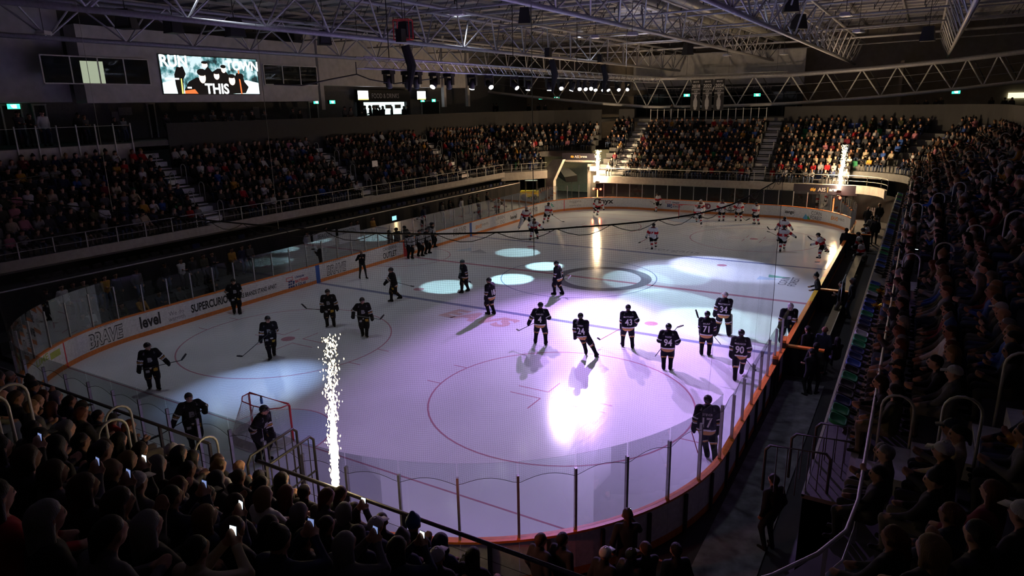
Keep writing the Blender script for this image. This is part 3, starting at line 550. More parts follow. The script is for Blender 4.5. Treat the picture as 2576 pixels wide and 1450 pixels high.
def step_mesh(side, k, dz=0.):
    P, Q = line(side, k), line(side, k+1); b = MB(); n = len(P); z1 = RZ(k)+(DZL if side in ('left', 'far_left', 'near_left') else 0); z0 = z1-RS-.06
    V = [(x, y, z0) for x, y in P]+[(x, y, z1) for x, y in P]+[(x, y, z1) for x, y in Q]+[(x, y, z0) for x, y in Q]
    F = []
    for i in range(n-1):
        for a in range(4): b_ = (a+1) % 4; F.append((a*n+i, a*n+i+1, b_*n+i+1, b_*n+i))
    F += [(0, n, 2*n, 3*n), (n-1, 4*n-1, 3*n-1, 2*n-1)]
    return b.add(V, F)
STANDS = {}
for side, lab, k0 in (('left', 'dark stepped seating stand along the left side of the rink under the video screen', 2), ('far', 'dark stepped seating stand behind the far end of the rink', 0), ('right', 'dark stepped seating stand along the right side above the folded seats', 2), ('near', 'dark stepped seating stand behind the near end in the foreground', 0)):
    st = empty('seating_stand', label=lab, cat='stand'); STANDS[side] = st
    subs = {'left': ['left'], 'far': ['far', 'far_left', 'far_right'], 'right': ['right', 'near_right'], 'near': ['near', 'near_left']}[side]
    for sb in subs:
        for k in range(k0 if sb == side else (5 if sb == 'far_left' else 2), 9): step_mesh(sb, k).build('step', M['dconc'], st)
def band(side, k, z0, z1, t0, t1, name, m, parent, lim=None):
    P, Q = [line(side, k+t/TR) for t in (t0, t1)]; n = len(P); b = MB()
    if lim: P = [P[0], P[-1]] if len(P) == 2 else P
    V = [(x, y, z) for L, z in ((P, z0), (P, z1), (Q, z1), (Q, z0)) for x, y in L]; F = []
    for i in range(n-1):
        for a in range(4): b_ = (a+1) % 4; F.append((a*n+i, a*n+i+1, b_*n+i+1, b_*n+i))
    F += [(0, n, 2*n, 3*n), (n-1, 4*n-1, 3*n-1, 2*n-1)]
    return b.add(V, F).build(name, m, parent)
band('left', 2, 3.0, 3.46, -.12, .02, 'fascia', M['conc'], STANDS['left']); band('right', 2, 3.36, 3.82, -.1, .02, 'fascia', M['conc'], STANDS['right'])
for sb in ('far', 'far_right'): band(sb, 0, 2.15, 2.82, -.15, .02, 'fascia', M['conc'], STANDS['far'])
for sb in ('near',): band(sb, 0, 2.15, 2.82, -.15, .02, 'fascia', M['conc'], STANDS['near'])
band('far', 0, -.05, 2.15, .45, .5, 'curtain', M['drape'], STANDS['far']); band('far_right', 0, -.05, 2.15, .9, .95, 'curtain', M['drape'], STANDS['far']); band('near', 0, -.05, 2.15, .45, .5, 'curtain', M['drape'], STANDS['near'])
# retracted bleacher blocks with drapes under both side stands
for sx, sd in ((-1, 'left'), (1, 'right')):
    b = empty('retracted_bleacher', (-17.5 if sx < 0 else 15.62, 0, 0 if sx > 0 else -.32), 0, 'black draped retracted bleacher under the %s stand front' % sd, 'bleacher')
    MB().box((0, 0, 2.72), (1.1 if sx < 0 else .84, 45.5, .08)).build('deck', mat('dark_deck', (.09, .09, .1), .7) if sx > 0 else M['floorb'], b)
    d = MB(); n = 110; V = []; F = []
    for i in range(n+1): y = -22.75+45.5*i/n; o = .04*math.sin(i*1.9)+.02*math.sin(i*4.1); w0 = .55 if sx < 0 else .42; V += [(-sx*w0+o, y, -.05), (-sx*(w0-.02)+o*.5, y, 2.68), (-sx*(w0-.05)+o*.5, y, 2.68), (-sx*(w0-.04)+o, y, -.05)]
    for i in range(n):
        for a in range(4): F.append((i*4+a, (i+1)*4+a, (i+1)*4+(a+1) % 4, i*4+(a+1) % 4))
    d.add(V, F).build('drape', M['drape'], b); MB().box((-sx*(.53 if sx < 0 else .4), 0, 2.74), (.05, 45.5, .05)).build('edge_trim', M['steel'], b)
    if sx > 0:
        for yy in np.arange(-20, 22, 3.): MB().box((.27, yy+1.5, 2.785), (.26, 2.9, .045)).build('plank', M['wood'], b)
def rail(name, pts, h, label, m, step=1.5, wires=(.35,), r=.026, cat='railing', mid=.016):
    o = empty(name, pts[0], 0, label, cat); P = [Vector(q)-Vector(pts[0]) for q in pts]; up = Vector((0, 0, h))
    MB().tube([q+up for q in P], r, 8).build('top_rail', m, o, True)
    for wz in wires: MB().tube([q+Vector((0, 0, wz)) for q in P], mid, 5).build('mid_rail', m, o)
    L = 0.
    for a, b in zip(P, P[1:]):
        d = (b-a).length
        while L < d+1e-6: q = a.lerp(b, min(1, L/d)); MB().box((q.x, q.y, h/2), (.05, .05, h)).build('post', m, o); L += step
        L -= d
    return o
H2 = .78
rail('guard_rail', [(-RL(2)+.05, y, LZ(2)) for y in (-25, 21.7)], H2, 'long steel guard rail along the front of the left stand', M['gal'])
rail('guard_rail', [(-11, RB(0)+.05, RZ(0)), (11, RB(0)+.05, RZ(0))]+[(x, y, RZ(0)) for x, y in line('far_right', .06)], H2, 'steel guard rail along the front of the far stand', M['gal'])
rail('guard_rail', [(RA(2)+.05, 24, RZ(2)), (RA(2)+.15, -25.7, RZ(2))]+[(x, y, RZ(2)) for x, y in ((16.1, -26.5), (15.85, -27.15), (15.46, -27.8), (14.95, -28.4), (14.3, -28.9))], H2, 'steel guard rail along the front of the right stand', M['gal'])
nr_ = rail('guard_rail', [(13.2, -RB(0)-.02, RZ(0)), (6.6, -RB(0)-.02, RZ(0))], H2, 'thick dark handrail with thin wires in front of the foreground crowd', M['dsteel'], 1.6, (.15, .32, .5), .034, mid=.004)
rail('guard_rail', [(5.2, -RB(0)-.02, RZ(0)), (-13, -RB(0)-.02, RZ(0))], H2, 'dark handrail in front of the foreground crowd left of the stair gate', M['dsteel'], 1.6, (.15, .32, .5), .034, mid=.004)
def hoop(p, d, h, w_, m=None):                 # inverted U handrail; p foot, d horizontal unit direction
    p = Vector(p); d = Vector((d[0], d[1], 0)); r = w_/2; top = p.z+h-r; pts = [p, Vector((p.x, p.y, top))]
    for i in range(1, 9): a = PI*i/8; pts.append(p+d*(r-r*math.cos(a))+Vector((0, 0, h-r+r*math.sin(a))))
    q = p+d*w_; pts.append(Vector((q.x, q.y, p.z+.3*0))); return MB().tube(pts, .024, 6)
def aisle(side, c, k0, label, w_=1.15, hoops=True):
    sx = {'left': (-1, 0), 'right': (1, 0), 'far': (0, 1), 'near': (0, -1)}[side]; along = (abs(sx[1]), abs(sx[0]))
    base = (RL(0) if side == 'left' else RA(0)) if sx[0] else RB(0); o0 = (sx[0]*(base+TR*k0)+along[0]*c, sx[1]*(base+TR*k0)+along[1]*c, LZ(k0) if side == 'left' else RZ(k0)); o = empty('aisle_stairs', o0, 0, label, 'stairs')
    for j in range((9-k0)*2+2):
        off = TR*.5*j; z = .25*j; cx, cy = sx[0]*(off+.19), sx[1]*(off+.19); dx = .4 if sx[0] else w_; dy = .4 if sx[1] else w_
        MB().box((cx, cy, z+.02 if j else .02), (dx, dy, .06 if j % 2 == 0 else .27)).build('tread', M['nosing'], o)
    if hoops:
        for k in range(0, 9-k0-1):
            off = TR*(k+.35); e = w_/2+.06; q = -1 if (k % 2) else 1
            p = (sx[0]*off+along[0]*e*q, sx[1]*off+along[1]*e*q, RS*k); hoop(p, sx, 1.28+.14*(k % 2), .46).build('hoop_handrail', M['gal'], o, True)
    return o
AIS = {'left': [-10.1, 2.7, 15.8], 'right': [-23.6, -11.65, .3, 12.55], 'far': [-9., 4.2], 'near': [5.2, -8.2]}
ordn = ['nearest', 'second', 'third', 'farthest']
for i, y in enumerate(AIS['left']): aisle('left', y, 2, '%s flight of metal aisle stairs up the left stand' % ('nearest', 'middle', 'farthest')[i])
for i, y in enumerate(AIS['right']): aisle('right', y, 2, '%s flight of aisle stairs with hoop handrails in the right stand' % ordn[i])
aisle('far', -9., 0, 'aisle stairs up the far stand beside the spark fountain'); aisle('far', 4.2, 0, 'aisle stairs in the middle of the far stand'); aisle('near', 5.2, 0, 'foreground aisle stairs with tall hoop handrails by the stair gate'); aisle('near', -8.2, 0, 'foreground aisle stairs far left behind the near goal')
# concourse slab, parapets and terrace glass
conc = empty('trim_1', kind='structure')
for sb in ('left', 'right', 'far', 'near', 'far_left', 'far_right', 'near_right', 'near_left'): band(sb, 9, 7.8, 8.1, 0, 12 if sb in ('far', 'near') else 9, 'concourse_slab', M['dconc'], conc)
par = empty('trim_2', kind='structure')
def wallseg(p0, p1, z0, z1, m, parent, name, t=.12):
    a, b = Vector((*p0, 0)), Vector((*p1, 0)); d = b-a; c = (a+b)/2; return MB().box((c.x, c.y, (z0+z1)/2), (d.length, t, z1-z0), math.atan2(d.y, d.x)).build(name, m, parent)
A9, B9, L9 = RA(9), RB(9), RL(9)
wallseg((-L9, -9.0), (-L9, 25.5), 6.2, 9.1, M['wallk'], par, 'parapet'); wallseg((-L9, -24.5), (-L9, -11.2), 6.2, 8.05, M['conc'], par, 'terrace_band'); wallseg((-8, B9), (3.4, B9), 6.5, 8.0, M['conc'], par, 'terrace_band'); wallseg((5, B9), (11.5, B9), 6.5, 9.1, M['wallk'], par, 'parapet'); wallseg((-11.5, B9), (-9.8, B9), 6.5, 9.1, M['wallk'], par, 'parapet'); wallseg((A9, 24.5), (A9, -18), 6.5, 9.1, M['wallk'], par, 'parapet')
for sb in ('far_left', 'far_right'):
    P = line(sb, 9)
    for p0, p1 in zip(P, P[1:]): wallseg(p0, p1, 6.5, 9.1, M['wallk'], par, 'parapet')
def glass_rail(p0, p1, n, z0, z1, label, gname='glass_balustrade'):
    a, b = Vector((*p0, z0)), Vector((*p1, z0)); o = empty(gname, a, 0, label, 'balustrade'); d = b-a; rz = math.atan2(d.y, d.x)
    for i in range(n+1): q = d*(i/n); MB().box((q.x, q.y, (z1-z0)/2-.25), (.06, .06, z1-z0+.5), rz).build('post', M['palesteel'], o)
    for i in range(n): q = d*((i+.5)/n); MB().box((q.x, q.y, (z1-z0)*.45), (d.length/n-.1, .012, (z1-z0)*.85), rz).build('glass_pane', M['pane'], o)
    MB().tube([(0, 0, (z1-z0)*.9), (d.x, d.y, (z1-z0)*.9)], .015, 5).build('hand_rail', M['gal'], o); return o
glass_rail((-L9+.1, -11.3), (-L9+.1, -24.4), 13, 8.05, 9.2, 'glass balustrade with pale posts along the upper left terrace'); glass_rail((-8, B9-.1), (3.4, B9-.1), 16, 8.0, 9.05, 'glass balustrade with pale posts above the far stand')
# ------------------------------------------------------------------ hall shell
wl = empty('wall_left', kind='structure'); wf = empty('wall_far', kind='structure'); wr = empty('wall_right', kind='structure'); wn = empty('wall_near', kind='structure')
MB().box((-29.2, 0, 12), (.3, 96, 9.5)).build('lower_wall', mat('left_wall_paint', (.15, .15, .16), .8), wl)
MB().box((-26.5, -3.05, 12.55), (1.2, 18.2, 4.35)).build('press_box_front', M['wallp'], wl); MB().box((-28, -17.5, 13.2), (1.2, 10.6, 5.5)).build('press_box_front', M['wallp'], wl); MB().box((-27.6, 17.5, 13.9), (1., 22.8, 4.5)).build('upper_wall', M['wallp'], wl)
for yy in (7.4, 24.6, 29): MB().box((-27.0, yy, 13.2), (.35, .4, 7)).build('column', M['wallp'], wl)
MB().box((0, 46, 9), (80, .3, 20)).build('upper_wall', M['wallb'], wf); MB().box((-3.5, 41.2, 12.9), (18, .3, 3.6)).build('balcony_front', M['wallp'], wf); MB().box((-3.2, 40.9, 11.0), (15, .12, .75)).build('sign_band', M['black'], wf)
for tx_ in (-8., -5.4, -1.2, 1.6): text_plane('sign_lettering', 'AIS | arena', .42, mat('dim_white_print', (.3, .3, .3), .6), (tx_, 40.82, 11.0), (1, 0, 0), (0, 0, 1), wf)
MB().box((-3.5, 41.4, 9.3), (18, .1, 2.5)).build('shopfront_glass', mat('dark_glass', (.01, .012, .015), .08), wf)
for i in range(14): MB().box((-12.2+i*1.32, 41.3, 9.4), (.08, .12, 2.6)).build('mullion', M['dsteel'], wf)
MB().box((31, 0, 9), (.3, 96, 20)).build('upper_wall', M['wallb'], wr); MB().box((0, -47, 9), (80, .3, 20)).build('upper_wall', M['wallp'], wn)
MB().box((14, 43, 10.5), (.3, 5, 5)).build('return_wall', M['wallb'], wf)
ceil = empty('ceiling', kind='structure')
MB().box((0, 0, 16.9), (76, 96, .2)).build('roof_deck', M['ceil'], ceil)
for i in range(32): MB().box((0, -20+i*2.05, 16.72), (62, .1, .14)).build('purlin', M['roofsteel'], ceil)
for i in range(17): MB().box((-28+i*3.5, 13, 16.6), (.12, 66, .18)).build('purlin', M['roofsteel'], ceil)
# tubular roof trusses running the length of the hall
for j, (x, zl, zu, lab) in enumerate(((-17., 13.0, 14.7, 'grey tubular roof truss over the left stand'), (-7.2, 13.0, 14.8, 'grey tubular roof truss left of the lighting truss'), (2.4, 13.6, 15.2, 'grey tubular roof truss with paired ducts above the middle of the rink'), (9.7, 13.0, 14.8, 'bluish thick-pipe roof truss above the right half of the rink'), (17.5, 13.2, 15., 'dark roof truss over the right stand'))):
    o = empty('roof_truss', (x, 0, zl), 0, lab, 'truss'); y0, y1 = -27., 44.; MB().tube([(0, y0, 0), (0, y1, 0)], .11, 8).build('lower_chord', M['roofsteel'], o, True)
    for s_ in (-.8, .8): MB().tube([(s_, y0, zu-zl), (s_, y1, zu-zl)], .085, 8).build('upper_chord', M['roofsteel'], o, True)
    n = 20; dy = (y1-y0)/n
    for i in range(n):
        for s_ in (-.8, .8):
            MB().tube([(s_, y0+i*dy, zu-zl), (0, y0+(i+.5)*dy, 0)], .045, 6).build('web_bar', M['roofsteel'], o); MB().tube([(0, y0+(i+.5)*dy, 0), (s_, y0+(i+1)*dy, zu-zl)], .045, 6).build('web_bar', M['roofsteel'], o)
for i in range(11):
    y = -4+i*4.4; z = 14.95+.25*(i % 2); o = empty('cross_pipe', (0, y, z), 0, '%s horizontal roof pipe across the hall, counted from the near side' % ['first', 'second', 'third', 'fourth', 'fifth', 'sixth', 'seventh', 'eighth', 'ninth', 'tenth', 'eleventh'][i], 'pipe', 'roof cross pipes')
    MB().tube([(-28, 0, 0), (-10, 0, -.35), (10, 0, -.35), (29, 0, 0)], .06, 6).build('pipe_run', M['roofsteel'], o, True)
    for xx in np.arange(-26, 28, 2.6): MB().box((xx, 0, .05), (.05, .05, .3)).build('clamp', M['dsteel'], o); MB().tube([(xx, 0, 0), (xx+.9, .5, 1.9)], .02, 4).build('hanger', M['dsteel'], o)
for xd in (1.5, 3.3):
    o = empty('air_duct', (xd, 0, 15.5), 0, ('left' if xd < 2 else 'right')+' of the two round metal ducts under the roof', 'duct'); MB().tube([(0, -12, 0), (0, 42, 0)], .28, 12).build('duct_run', M['gal'], o, True)
    for i in range(18): MB().tube([(0, -11+i*3, 0), (0, -10.92+i*3, 0)], .3, 12).build('collar', M['roofsteel'], o)
# curved perimeter truss with pale V bars in front of the far concourse
pt_ = empty('perimeter_truss', (0, 36.5, 9), 0, 'curved grey truss with V-shaped bars in front of the far concourse', 'truss')
bot = [(1090, 215), (1300, 240), (1480, 258), (1640, 270), (1800, 268), (2000, 260), (2200, 245), (2400, 225), (2576, 205), (2760, 180)]; top = [(1090, 160), (1300, 178), (1480, 192), (1640, 198), (1800, 195), (2000, 188), (2200, 172), (2400, 152), (2576, 130), (2760, 104)]
BP = [Vector(gp(u, v, 1, 36.5))-pt_.location for u, v in bot]; TP = [Vector(gp(u, v, 1, 36.5))-pt_.location for u, v in top]
def curve_at(P, t): i = min(int(t*(len(P)-1)), len(P)-2); return P[i].lerp(P[i+1], t*(len(P)-1)-i)
MB().tube([curve_at(BP, i/40) for i in range(41)], .15, 8).build('lower_chord', M['palesteel'], pt_, True); MB().tube([curve_at(TP, i/40) for i in range(41)], .2, 8).build('upper_chord', M['roofsteel'], pt_, True)
for i in range(20):
    t0, t1, t2 = i/20, (i+.5)/20, (i+1)/20; MB().tube([curve_at(TP, t0), curve_at(BP, t1)], .06, 6).build('web_bar', M['palesteel'], pt_); MB().tube([curve_at(BP, t1), curve_at(TP, t2)], .06, 6).build('web_bar', M['palesteel'], pt_)
    MB().tube([curve_at(TP, t0)+Vector((.5, 1.2, 0)), curve_at(BP, t1)+Vector((.2, 1.2, .4))], .05, 5).build('web_bar', M['dsteel'], pt_)
for hz_ in (.35, .65): MB().tube([curve_at(BP, i/20).lerp(curve_at(TP, i/20), hz_)+Vector((0, 1., 0)) for i in range(21)], .025, 5).build('catwalk_rail', M['roofsteel'], pt_)
# ------------------------------------------------------------------ lighting truss and moving heads
def box_truss(o, p0, p1, w_, h_, n, r, m):
    a, b = Vector(p0), Vector(p1); d = (b-a); L = d.length; d.normalize(); sd = d.cross(Vector((0, 0, 1))).normalized(); up = Vector((0, 0, 1))
    C = [sd*(-w_/2), sd*(w_/2), sd*(-w_/2)+up*h_, sd*(w_/2)+up*h_]
    for c in C: MB().tube([a+c, b+c], r, 6).build('chord', m, o, True)
    for i in range(n):
        q0, q1, q2 = a+d*L*i/n, a+d*L*(i+.5)/n, a+d*L*(i+1)/n; bb = MB()
        for lo, hi in ((C[0], C[2]), (C[1], C[3])): bb.tube([q0+lo, q1+hi, q2+lo], r*.5, 4)
        bb.tube([q0+C[0], q1+C[1], q2+C[0]], r*.5, 4); bb.build('bracing', m, o)
Y0T, Y1T = -14.2, 21.
lt = empty('lighting_truss', (TX, 0, TZ), 0, 'long silver box truss carrying the moving lights over the ice', 'truss'); box_truss(lt, (0, Y0T, .15), (0, Y1T, .15), .4, .42, 34, .028, M['steel'])
for yy in (-12.5, -2.6, 5.2, 13.5): MB().tube([(0, yy, .6), (0, yy, 4.2)], .02, 5).build('chain', M['black'], lt)
for yy in (-11.8, 1.2, 8.6): MB().box((.1, yy, 1.5), (.3, .3, .5)).build('hoist_motor', M['black'], lt); MB().tube([(.3, yy, 1.1), (.42, yy+.2, .3), (.3, yy+.1, -.7)], [.18, .2, .06], 8).build('chain_bag', M['drape'], lt)
_fix = None
def fixture():
    f = empty('moving_head_light'); MB().box((0, 0, -.06), (.42, .34, .14)).build('base', M['black'], f)
    for s_ in (-1, 1): MB().box((s_*.19, 0, -.3), (.06, .18, .4)).build('yoke_arm', M['black'], f)
    hd = MB().lathe([(.10, -.24), (.15, -.2), (.155, .02), (.12, .2), (.07, .24)], 12).build('head', M['black'], f, True); hd.location = (0, 0, -.42)
    ln = MB().lathe([(.115, -.262), (.12, -.235)], 12).build('lens', M['lens'], hd); return f
_fix = fixture()
FY = sorted(b[0] for b in BEAMS); lit = 0
for n_, (by, tg, pw, colr, cone, bl) in enumerate(sorted(BEAMS)):
    f = _fix if n_ == 0 else copy_tree(_fix); f.location = (TX, by, TZ+.1); f.rotation_euler = (0, 0, .2*n_)
    tag(f, '%s lit moving-head stage light on the silver truss, counted from its near end' % ['first', 'second', 'third', 'fourth', 'fifth', 'sixth', 'seventh', 'eighth', 'ninth', 'tenth', 'eleventh', 'twelfth', 'thirteenth', 'fourteenth', 'fifteenth', 'sixteenth', 'seventeenth'][n_], 'stage light', 'moving heads on the truss')
    hd = [c for c in f.children if c.name.startswith('head')][0]; src = Vector((TX, by, TZ-.32)); dr = (Vector((tg[0], tg[1], 0))-src).normalized()
    hd.rotation_euler = (Matrix.Rotation(-.2*n_, 3, 'Z') @ (-dr).to_track_quat('Z', 'Y').to_matrix()).to_euler()
    light('SPOT', 'stage_beam', src+dr*.42, pw, colr, (tg[0], tg[1], 0), cone, bl, .11)
for n_, by in enumerate((-12.6, -11.4, -10.8, -8.4)):
    f = copy_tree(_fix); f.location = (TX, by, TZ+.1); tag(f, '%s unlit black moving-head light hanging near the truss end' % ['first', 'second', 'third', 'fourth'][n_], 'stage light', 'moving heads on the truss')
    for c in f.children:
        if c.name.startswith('head'): c.rotation_euler = (.5, .4, 0); c.children[0].data = c.children[0].data.copy(); c.children[0].data.materials[0] = M['dimlens']
light('SPOT', 'stage_beam', (TX, 11., TZ+.9), 3000, (1., .9, .95), (-3.5, 22, 16.8), 40, .8, .1)
for n_, (hx, hy) in enumerate((x_, y_) for x_ in (-8, 8) for y_ in (-17, 0, 17)):
    o = empty('fill_lamp', (hx, hy, 15.2), 0, 'added round fill lamp under the roof, %s on the %s side' % (('nearest', 'middle', 'farthest')[n_ % 3], ('left', 'right')[n_ // 3]), 'lamp', 'added fill lamps'); MB().lathe([(.34, .04), (.36, .12), (.2, .3), (.1, .42)], 14).build('shade', M['palesteel'], o, True); MB().tube([(0, 0, .4), (0, 0, 1.5)], .02, 5).build('hanger', M['dsteel'], o); MB().lathe([(.3, .05), (.3, .07)], 14).build('diffuser', emis('fill_lamp_glow', (.9, .95, 1.), .35), o)  # housings added around the made-up ambient fill spots
bt = empty('banner_truss', (0, 33.0, 11.9), 0, 'small silver truss the championship banners hang from', 'truss'); box_truss(bt, (-4.9, 0, 0), (5.2, 0, 0), .22, .3, 30, .018, M['steel'])
for xx in (-4., 0, 4.3): MB().tube([(xx, 0, .3), (xx, 0, 4.9)], .012, 4).build('hanger_wire', M['dsteel'], bt)
for i, yr in enumerate(('2018', '2022', '2024')):
    x0 = -3.0+1.12*i; o = empty('championship_banner', (x0, 32.9, 10.3), 0, '%s of three black championship banners with silver trophies, reading %s' % (('leftmost', 'middle', 'rightmost')[i], yr), 'banner', 'championship banners')
    MB().box((0, 0, 0), (.94, .02, 2.9)).build('cloth', M['black'], o); W_ = mat('banner_white', (.5, .5, .5), .7)
    for t, z, sz in (('BRAVE', 1.25, .2), (yr, .86, .42), ('GOODALL', .55, .19), ('CUP', .36, .19), ('CHAMPIONS', .18, .16)): text_plane('lettering', t, sz, W_, (0, -.016, z), (1, 0, 0), (0, 0, 1), o, bold=.02, narrow=.95)
    MB().lathe([(.06, 0), (.14, .1), (.15, .28), (.2, .32), (.2, .85), (.17, .9), (.15, .95), (.07, 1.2), (.13, 1.32), (.17, 1.5)], 12).xf(Matrix.Translation((0, -.02, -1.36)) @ Matrix.Diagonal((1, .06, 1, 1))).build('trophy', mat('trophy_grey', (.3, .3, .32), .6), o, True)
# ------------------------------------------------------------------ video screen
SX = -25.86; sy0, sy1, sz0, sz1 = -7.3, .2, 10.92, 13.3; scc = Vector((SX, (sy0+sy1)/2, (sz0+sz1)/2)); SW, SH = sy1-sy0, sz1-sz0
vs_ = empty('video_screen', scc, 0, 'bright LED video screen reading RUN THIS TOWN on the left wall', 'screen'); MB().box((-.04, 0, 0), (.08, SW+.15, SH+.12)).build('housing', M['black'], vs_)
m = bpy.data.materials.new('screen_picture'); nt, N, L, bs = nodes_of(m); tc = N.new('ShaderNodeTexCoord'); nz = N.new('ShaderNodeTexNoise'); nz.inputs['Scale'].default_value = 1.6; nz.inputs['Detail'].default_value = 6
L.new(tc.outputs['Object'], nz.inputs['Vector']); r = N.new('ShaderNodeValToRGB'); el = r.color_ramp.elements; el[0].position = .36; el[0].color = (.01, .03, .035, 1); el[1].position = .56; el[1].color = (.75, .95, 1, 1); e = el.new(.46); e.color = (.12, .35, .38, 1)
L.new(nz.outputs['Fac'], r.inputs[0]); L.new(r.outputs[0], bs.inputs['Emission Color']); bs.inputs['Emission Strength'].default_value = 1.0; bs.inputs['Base Color'].default_value = (.02, .02, .02, 1)
MB().box((.005, 0, 0), (.01, SW, SH)).build('picture', m, vs_)
EW, EK, ER, ES, EI = emis('screen_white', (.92, .97, 1), 3.2), emis('screen_black', (.004, .004, .008), .2), emis('screen_orange', (.9, .2, .05), 1.2), emis('screen_skin', (1, .75, .6), 2.), emis('screen_ice', (.72, .95, 1.), 2.)
def spoly(pts, mm, dx): MB().add([(dx, (u-.5)*SW, (.5-v)*SH) for u, v in pts]+[(dx-.004, (u-.5)*SW, (.5-v)*SH) for u, v in pts], [tuple(range(len(pts))), tuple(range(len(pts), 2*len(pts)))[::-1]]).build('picture_shape', mm, vs_)
spoly([(0, .72), (.14, .62), (.2, .72), (.2, 1), (0, 1)], EI, .013); spoly([(1, .68), (.86, .6), (.72, .75), (.72, 1), (1, 1)], EI, .013)
spoly([(.12, .5), (.15, .3), (.21, .28), (.23, .48), (.2, .62), (.19, 1), (.13, 1), (.12, .75)], EK, .016); spoly([(.2, .9), (.25, .68), (.34, .55), (.42, .75), (.44, 1), (.2, 1)], EK, .017); spoly([(.36, .72), (.4, .42), (.46, .26), (.5, .4), (.56, .3), (.62, .3), (.68, .5), (.7, .72), (.7, 1), (.36, 1)], EK, .018); spoly([(.66, 1), (.7, .7), (.76, .4), (.82, .44), (.84, .66), (.88, .8), (.84, .98)], EK, .019)
for u, v, ru, rv in ((.39, .55, .035, .17), (.54, .5, .03, .11), (.62, .32, .025, .1), (.7, .62, .035, .14), (.43, .22, .03, .08)): spoly([(u+ru*math.cos(a), v+rv*math.sin(a)) for a in np.linspace(0, 2*PI, 13)[:-1]], ES, .022)
for u, v, ru, rv in ((.39, .42, .05, .1), (.54, .41, .036, .05), (.62, .24, .03, .05), (.7, .5, .04, .06), (.43, .15, .034, .04), (.8, .5, .035, .09)): spoly([(u+ru*math.cos(a), v+rv*math.sin(a)) for a in np.linspace(0, 2*PI, 11)[:-1]], EK, .0235)
spoly([(.775, .3), (.79, .3), (.80, 1), (.785, 1)], ER, .023); spoly([(.175, .6), (.185, .6), (.185, 1), (.17, 1)], emis('screen_yellow', (.9, .85, .2), 1.5), .023); spoly([(.2, .92), (.3, .88), (.33, 1), (.2, 1)], ER, .023); spoly([(.03, .59), (.16, .59), (.16, .63), (.03, .63)], EW, .023); spoly([(.23, .82), (.27, .82), (.27, .86), (.23, .86)], EW, .023)
for t, u, v, sz, nn in (('RUN', .13, .15, 1.0, .95), ('TOWN', .83, .2, .88, .95), ('THIS', .53, .86, .92, 1.)): text_plane('caption', t, sz, EW, (.028, (u-.5)*SW, (.5-v)*SH), (0, 1, 0), (0, 0, 1), vs_, bold=.025, narrow=nn)
# press-box windows
def window(n_, y0, y1, z0, z1, x, npan, label):
    o = empty('window_%d' % n_, (x, (y0+y1)/2, z0), 0, kind='structure'); o['label'] = label; MB().box((-.02, 0, (z1-z0)/2), (.05, y1-y0, z1-z0)).build('dark_room', M['black'], o)
    for i in range(npan): w_ = (y1-y0)/npan; MB().box((.02, -(y1-y0)/2+w_*(i+.5), (z1-z0)/2), (.015, w_-.06, z1-z0-.06)).build('pane', M['pane'], o)
    for i in range(npan+1): MB().box((.03, -(y1-y0)/2+(y1-y0)*i/npan, (z1-z0)/2), (.06, .07, z1-z0)).build('mullion', M['palesteel'], o)
    for zz in (0, z1-z0): MB().box((.03, 0, zz), (.08, y1-y0, .07)).build('frame_rail', M['palesteel'], o)
    return o
w1 = window(1, -14.3, -8.1, 11.45, 12.95, -25.88, 4, 'dark press box window left of the screen'); window(2, .8, 6., 11.6, 13., -25.88, 3, 'dark press box window right of the screen')
MB().box((.012, -.35, .65), (.02, 1.3, 1.25)).build('lit_doorway', emis('doorway_light', (.75, .8, .55), .7), w1)
# ------------------------------------------------------------------ kiosk, doors, exit signs
ks = empty('food_kiosk', (-29., 17.2, 8.1), 0, 'lit food and drinks kiosk with black sign beyond the left stand', 'kiosk')
MB().box((.25, 0, 2.75), (.5, 7.4, 1.1)).build('sign_board', M['black'], ks); text_plane('lettering', 'FOOD & DRINKS', .62, mat('sign_white', (.8, .8, .8), .6), (.52, 0, 2.75), (0, 1, 0), (0, 0, 1), ks, narrow=.85)
MB().box((.17, 0, 1.6), (.03, 6.2, 1.15)).build('lit_interior', emis('kiosk_light', (.72, .95, .9), 1.5), ks); MB().box((.3, 0, .5), (.5, 7.4, 1.0)).build('counter', M['wallk'], ks)
for yy in (-1.2, .6, 2.0): MB().box((.24, yy, 1.75), (.06, .9, .35)).build('extractor_hood', M['steel'], ks)
for s_ in (-1, 1): MB().box((.3, s_*3.4, 1.6), (.4, .5, 1.2)).build('side_panel', M['wallk'], ks)
for i, yy in enumerate((13.85, 22.5)):
    o = empty('menu_screen', (-28.35, yy, 10.9), 0, 'bright white menu screen on the %s side of the kiosk sign' % ('left', 'right')[i], 'screen'); MB().box((0, 0, 0), (.1, 1.5, .95)).build('housing', M['black'], o); MB().box((.055, 0, 0), (.02, 1.36, .8)).build('display', emis('menu_light', (.95, .97, 1), 5.), o); MB().box((.07, 0, -.36), (.012, 1.36, .1)).build('footer', emis('menu_yellow', (.9, .8, .2), 2.), o)
EX = [((33, 268), 0, -28.9, 'over the door at the far left'), ((795, 257), 0, -28.9, 'left of the pair beside the kiosk approach'), ((835, 257), 0, -28.9, 'right of the pair beside the kiosk approach'), ((1062, 253), 0, -28.9, 'just right of the kiosk menu screen'), ((1090, 253), 0, -28.9, 'second to the right of the kiosk'), ((1362, 247), 1, 41., 'above the far left concourse, first of two'), ((1401, 247), 1, 41., 'above the far left concourse, second of two'), ((1728, 240), 1, 40.7, 'left of the championship banners'), ((1905, 239), 1, 40.7, 'right of the championship banners'), ((2405, 232), 1, 42., 'above the concourse at the far right')]
